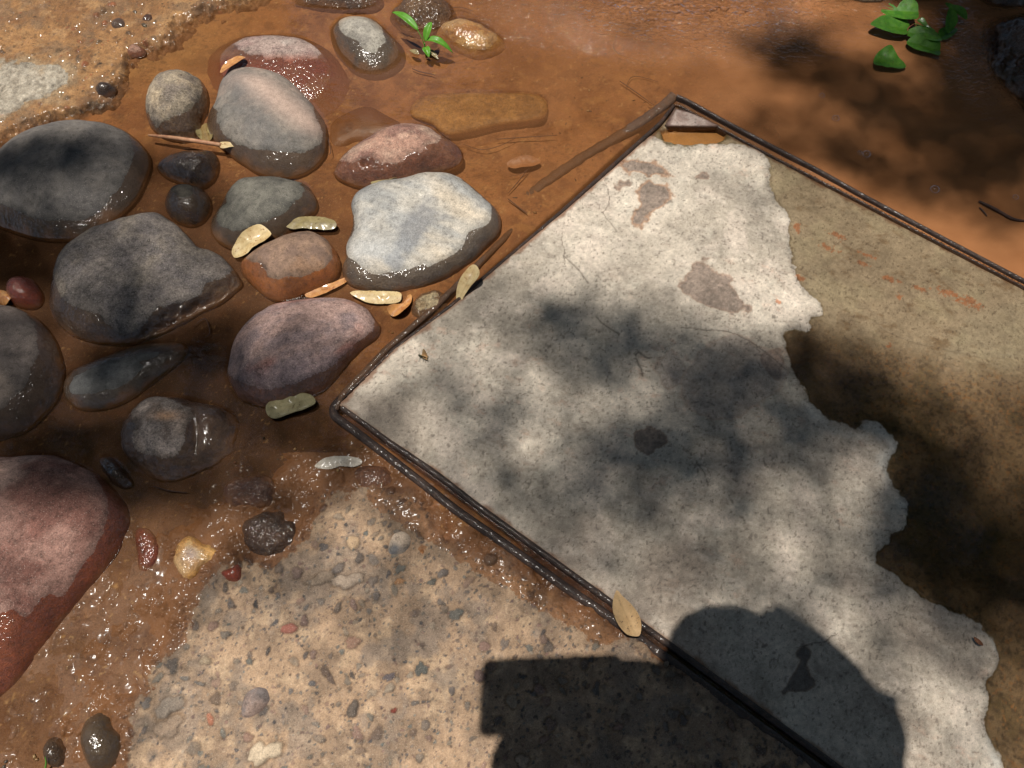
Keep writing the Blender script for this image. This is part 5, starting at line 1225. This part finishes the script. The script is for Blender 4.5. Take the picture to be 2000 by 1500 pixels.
# ------------------------------------------------------------------ what stands around: shade tree, added roof, photographer
rs = np.random.RandomState(5)
def shade(px_, py_, z_=0.0):
    a_, b_ = G(px_, py_, z_); return np.array([float(a_), float(b_), z_])
Sn = np.array(S)
SH = [  # soft shade of the foliage: photo x, y, half width, half height, turn, depth of shade
    (1230, 880, 75, 50, 0, 1.6), (1340, 925, 130, 50, -5, 1.0), (1380, 715, 120, 60, 15, 1.5), (1110, 650, 120, 55, 20, 1.0), (1210, 640, 90, 35, 20, .7), (1500, 800, 110, 50, 20, 1.3), (1420, 860, 150, 60, 0, .6),
    (1150, 1000, 320, 130, 25, .5), (1500, 1060, 300, 140, 20, .6), (1750, 1300, 220, 150, 40, .45), (1000, 700, 140, 90, 0, .3), (900, 860, 160, 60, 30, .4), (1040, 960, 90, 30, 20, .4),
    (1650, 770, 95, 55, 30, 2.2), (1780, 870, 85, 60, 50, 1.9), (1860, 1000, 100, 90, 40, 2.0), (1950, 1120, 110, 90, 30, 2.2), (1770, 1080, 80, 60, 0, 1.5), (1320, 800, 240, 110, 18, .6), (1560, 690, 60, 35, 0, 1.0), (1990, 800, 60, 60, 0, .4),
    (1540, 90, 60, 40, 20, 1.3), (1600, 130, 90, 40, 25, 1.2), (1590, 280, 120, 30, 20, 1.4), (1680, 200, 90, 40, 20, .8), (1750, 340, 90, 30, 25, 1.3), (1850, 260, 130, 60, 30, 1.6), (1950, 390, 80, 40, 30, .8), (1970, 200, 80, 90, 0, 3.5), (1950, 50, 90, 70, 0, 4.5), (1800, -10, 90, 16, 0, 3.0), (1900, 140, 60, 60, 0, 1.5), (1750, 200, 280, 160, 0, .25),
    (60, 338, 150, 30, -6, 3.2), (220, 740, 300, 160, 0, .7), (350, 940, 200, 40, 10, 1.0), (50, 485, 160, 45, 0, 1.8), (80, 862, 160, 36, 0, 2.0), (600, 855, 140, 45, 20, 1.0), (430, 740, 120, 60, 0, .8), (330, 400, 90, 60, 0, .5), (190, 600, 200, 80, 0, .35), (100, 930, 170, 50, 10, .6), (180, 940, 70, 45, 0, 1.2), (330, 690, 150, 30, -15, .9),
    (700, 1180, 280, 110, 20, .28), (1120, 1120, 150, 60, 30, .4), (60, 1150, 200, 120, 0, .15)]
def tau(u, v):
    r = 0 * u
    for cx_, cy_, rx_, ry_, an, d_ in SH:
        c_, s_ = math.cos(math.radians(an)), math.sin(math.radians(an))
        a_ = ((u - cx_) * c_ + (v - cy_) * s_) / rx_; b_ = (-(u - cx_) * s_ + (v - cy_) * c_) / ry_
        r = r + d_ * np.exp(-.5 * (a_ * a_ + b_ * b_) ** 1.2)
    return r
tree = empty('shade_tree', (-4.2, 3.2, 0)); tag(tree, 'tall leafy tree whose crown shades the stream from above', 'tree')
LV = []; LF = []
def add_leaf_card(c, size):
    a_ = rs.randn(3); a_ /= np.linalg.norm(a_); a_[2] *= .35; a_ /= np.linalg.norm(a_)
    b_ = np.cross(a_, rs.randn(3)); b_ /= np.linalg.norm(b_)
    if abs(np.cross(a_, b_)[2]) < .4: b_ = np.cross(a_, [0, 0, 1.0]); b_ /= np.linalg.norm(b_)
    n0 = len(LV)
    LV.extend([c - a_ * size, c - b_ * size * .35 - a_ * size * .2, c + a_ * size, c + b_ * size * .35 - a_ * size * .2])
    LF.append([n0, n0 + 1, n0 + 2, n0 + 3])
NC = 90000
gxx = rs.uniform(-1.5, 1.5, NC); gyy = rs.uniform(-.4, 1.9, NC)
tt_ = tau(*P(gxx, gyy, 0.0)) * (1 + .15 * fbm(gxx, gyy, .10, 3, 88))
# leaves per square metre for that depth of shade
keep_ = rs.rand(NC) < tt_ * 1.5 / .00050 * (3.0 * 2.3) / NC
for gx, gy in zip(gxx[keep_], gyy[keep_]):
    add_leaf_card(np.array([gx, gy, 0.0]) + Sn * rs.uniform(6.6, 9.4) / Sn[2], rs.uniform(.022, .034))
# the denser outer crown, out of view, added to block sky fill and reflections
for k in range(46000):
    y_ = rs.uniform(-11, 4.2); x_c = rs.uniform(-13, 13); z_ = rs.uniform(6.2, 9.5)
    gx, gy = x_c - Sn[0] / Sn[2] * z_, y_ - Sn[1] / Sn[2] * z_
    if abs(gx) < 1.55 and -.6 < gy < 2.0: continue
    add_leaf_card(np.array([x_c, y_, z_]), rs.uniform(.12, .24))
M_crown = leaf_mat('crown_leaves', (.04, .10, .02), (.07, .14, .03), sss=True)
mesh_obj('crown', np.array(LV) - np.array([-4.2, 3.2, 0]), np.array(LF), M_crown, tree, dict(Vein=np.zeros(len(LV))), smooth=False)
M_bark = simple_mat('bark', srgb(110, 92, 74), srgb(76, 62, 50), 12, .9, 1.0, 0, bd=.01)
tube('trunk', [(-4.2, 3.2, -.2), (-4.1, 3.1, 2.0), (-3.8, 2.9, 4.2), (-3.3, 2.5, 6.0)], [.28, .22, .17, .12], M_bark, parent=tree, sides=14)
for k, e_ in enumerate([(-5.5, 5.5, 7.5), (-1.0, 6.0, 7.6), (-6.0, .5, 7.2)]):
    m_ = (np.array((-3.8, 2.9, 4.2)) + np.array(e_)) / 2 + np.array([0, 0, .5])
    tube('limb', [(-3.8, 2.9, 4.4), tuple(m_), e_], [.10, .06, .015], M_bark, parent=tree, sides=8)

# unseen roof added to block mirrored sky, with a shaped opening: its mirror image is the sharp edged bright patch on the water
RZ = 4.2
def mirror(px_, py_):
    x0, y0 = (float(a) for a in G(px_, py_))
    k = RZ / H
    return (x0 * (1 + k), y0 * (1 + k))
hole = [mirror(*p) for p in [(555, -60), (573, 30), (640, 165), (725, 235), (800, 220), (985, 68), (960, 0), (945, -60)]]
roof = empty('added_roof', (0, 7, 0)); tag(roof, 'unseen timber roof added to darken the mirrored water, its opening shaped as the bright patch', 'roof')
xr = np.arange(-8, 8.01, .08); yr = np.arange(2.6, 11, .08)
RXX, RYY = np.meshgrid(xr, yr, indexing='ij')
hp = np.array(hole)
inh = sdist(RXX.ravel(), RYY.ravel(), hp)
lowL = (RYY.ravel() < 3.0 + 0 * RXX.ravel())
Fr = grid_faces(len(xr), len(yr))
kp = ~(inh[Fr] > 0).any(1)
M_wood = simple_mat('added_roof_timber', srgb(96, 70, 50), srgb(70, 50, 36), 8, .8, .5, 0)
rv = np.stack([RXX.ravel(), RYY.ravel() - 7, np.full(RXX.size, RZ)], 1)
ro = mesh_obj('sky_screen', rv, Fr[kp], M_wood, roof, smooth=False)
md = ro.modifiers.new('thickness', 'SOLIDIFY'); md.thickness = .06; md.offset = 1
for (px_, py_) in [(-7.8, 2.8), (7.8, 2.8), (-7.8, 10.8), (7.8, 10.8)]:
    tube('post', [(px_, py_, -.2), (px_, py_, RZ)], [.09, .09], M_wood, parent=roof, sides=8)

# the photographer, standing behind the lens and leaning over
ph = empty('person', (.35, -.45, 0)); tag(ph, 'person in dark clothes leaning forward and holding a phone with both hands', 'person')
def skin(name, verts, edges, radii, mat, root=0, parent=None, loc=(0, 0, 0)):
    me = bpy.data.meshes.new(name); me.from_pydata([tuple(np.array(v) - np.array(loc)) for v in verts], edges, [])
    ob = bpy.data.objects.new(name, me); sc.collection.objects.link(ob); ob.parent = parent
    ob.modifiers.new('skin', 'SKIN')
    for i, sv in enumerate(me.skin_vertices[0].data):
        r = radii[i]; sv.radius = r if hasattr(r, '__len__') else (r, r); sv.use_root = (i == root)
    sd_ = ob.modifiers.new('subd', 'SUBSURF'); sd_.levels = 2; sd_.render_levels = 2
    me.materials.append(mat); return ob
def sh(px_, py_, z_):
    """point at height z_ whose sun shadow falls on the photo pixel"""
    g0 = shade(px_, py_, .008); return tuple(g0 + Sn * (z_ - .008) / Sn[2])
Lc = (.35, -.45, 0)
head = sh(1400, 1300, 1.62)
neck = sh(1465, 1305, 1.56); chest = sh(1430, 1540, 1.47); hips = (.36, -.62, 1.02)
shl = sh(1270, 1450, 1.47); shr = sh(1530, 1325, 1.50)
ell = sh(1130, 1510, 1.44); elr = sh(1740, 1520, 1.44)
wrl = sh(990, 1540, 1.40); wrr = sh(1330, 1350, 1.41)
pv_ = [hips, (.43, -.42, 1.24), chest, neck, head, shl, ell, wrl, shr, elr, wrr, (.33, -.62, .92), (.31, -.60, .5), (.30, -.66, .08), (.51, -.62, .92), (.53, -.60, .5), (.54, -.66, .08), (.29, -.54, .03), (.55, -.54, .03), tuple(np.array(head) + np.array([0, .03, .07]))]
pe = [(0, 1), (1, 2), (2, 3), (3, 4), (2, 5), (5, 6), (6, 7), (2, 8), (8, 9), (9, 10), (0, 11), (11, 12), (12, 13), (0, 14), (14, 15), (15, 16), (13, 17), (16, 18), (4, 19)]
pr = [(.16, .12), (.15, .11), (.2, .11), .115, .105, .08, .08, .05, .11, .07, .03, .09, .06, .045, .09, .06, .045, .04, .04, .075]
M_body = simple_mat('skin', srgb(190, 140, 110), srgb(175, 125, 98), 30, .6, .1)
skin('body', pv_, pe, pr, M_body, 0, ph, Lc)
M_shirt = simple_mat('dark_shirt', (.02, .025, .04), (.03, .035, .05), 40, .9, .3)
skin('shirt', [pv_[i] for i in (0, 1, 2, 5, 6, 8, 9)], [(0, 1), (1, 2), (2, 3), (3, 4), (2, 5), (5, 6)], [(.18, .14), (.17, .13), (.22, .12), .095, .085, .12, .09], M_shirt, 0, ph, Lc)
skin('hair', [head, tuple(np.array(head) + np.array([-.01, .0, .06])), tuple(np.array(head) + np.array([.0, -.05, .05]))], [(0, 1), (1, 2)], [.105, .105, .09], simple_mat('hair', (.02, .015, .01), (.04, .03, .02), 90, .6, .5), 0, ph, Lc)
for wr_, sx in ((wrl, 1), (wrr, -1)):
    w_ = np.array(wr_); tgt = np.array(sh(1010 if sx > 0 else 1190, 1420 if sx > 0 else 1330, 1.365))
    d_ = (tgt - w_); vs = [tuple(w_), tuple(w_ + d_ * .5)]; es = [(0, 1)]; rd = [.045, (.05, .022)]
    for f in range(4):
        o_ = np.array([sx * .004 * f, (f - 1.5) * .019, 0]); a_ = w_ + d_ * .8 + o_; b_ = a_ + d_ * .35 + np.array([sx * .02, 0, -.012]); n0 = len(vs)
        vs += [tuple(a_), tuple(b_), tuple(b_ + np.array([sx * .016, 0, .004]))]; es += [(1, n0), (n0, n0 + 1), (n0 + 1, n0 + 2)]; rd += [.010, .009, .008]
    n0 = len(vs); vs += [tuple(w_ + d_ * .6 + np.array([0, -.035, .012])), tuple(w_ + d_ * .95 + np.array([0, -.03, .016]))]; es += [(1, n0), (n0, n0 + 1)]; rd += [.011, .009]
    skin('hand', vs, es, rd, M_body, 0, ph, Lc)
# the phone
def boxmesh(corn, z0, name, mat):
    pass
pc = [np.array(sh(a_, b_, 1.34)) for a_, b_ in ((944, 1289), (1212, 1276), (1222, 1430), (935, 1440))]
rim_ = []
for i in range(4):
    p_, q_, r_ = pc[i - 1], pc[i], pc[(i + 1) % 4]
    e1 = (p_ - q_) / np.linalg.norm(p_ - q_); e2 = (r_ - q_) / np.linalg.norm(r_ - q_)
    for k in range(7):
        t_ = k / 6; rim_.append(q_ + .013 * ((1 - t_) ** 2 * e1 + t_ ** 2 * e2))
n_r = len(rim_)
V = [tuple(p_) for p_ in rim_] + [tuple(p_ + np.array([0, 0, .009])) for p_ in rim_]
phone = mesh_obj('phone', np.array(V) - np.array(pc[0]), [list(range(n_r))[::-1], list(range(n_r, 2 * n_r))] + [[i, (i + 1) % n_r, n_r + (i + 1) % n_r, n_r + i] for i in range(n_r)], simple_mat('phone_glass', (.01, .01, .012), (.015, .015, .018), 50, .2, .0), smooth=False)
phone.location = pc[0]
bv = phone.modifiers.new('bevel', 'BEVEL'); bv.width = .0015; bv.segments = 2
tag(phone, 'flat dark phone held level above the concrete path', 'phone')
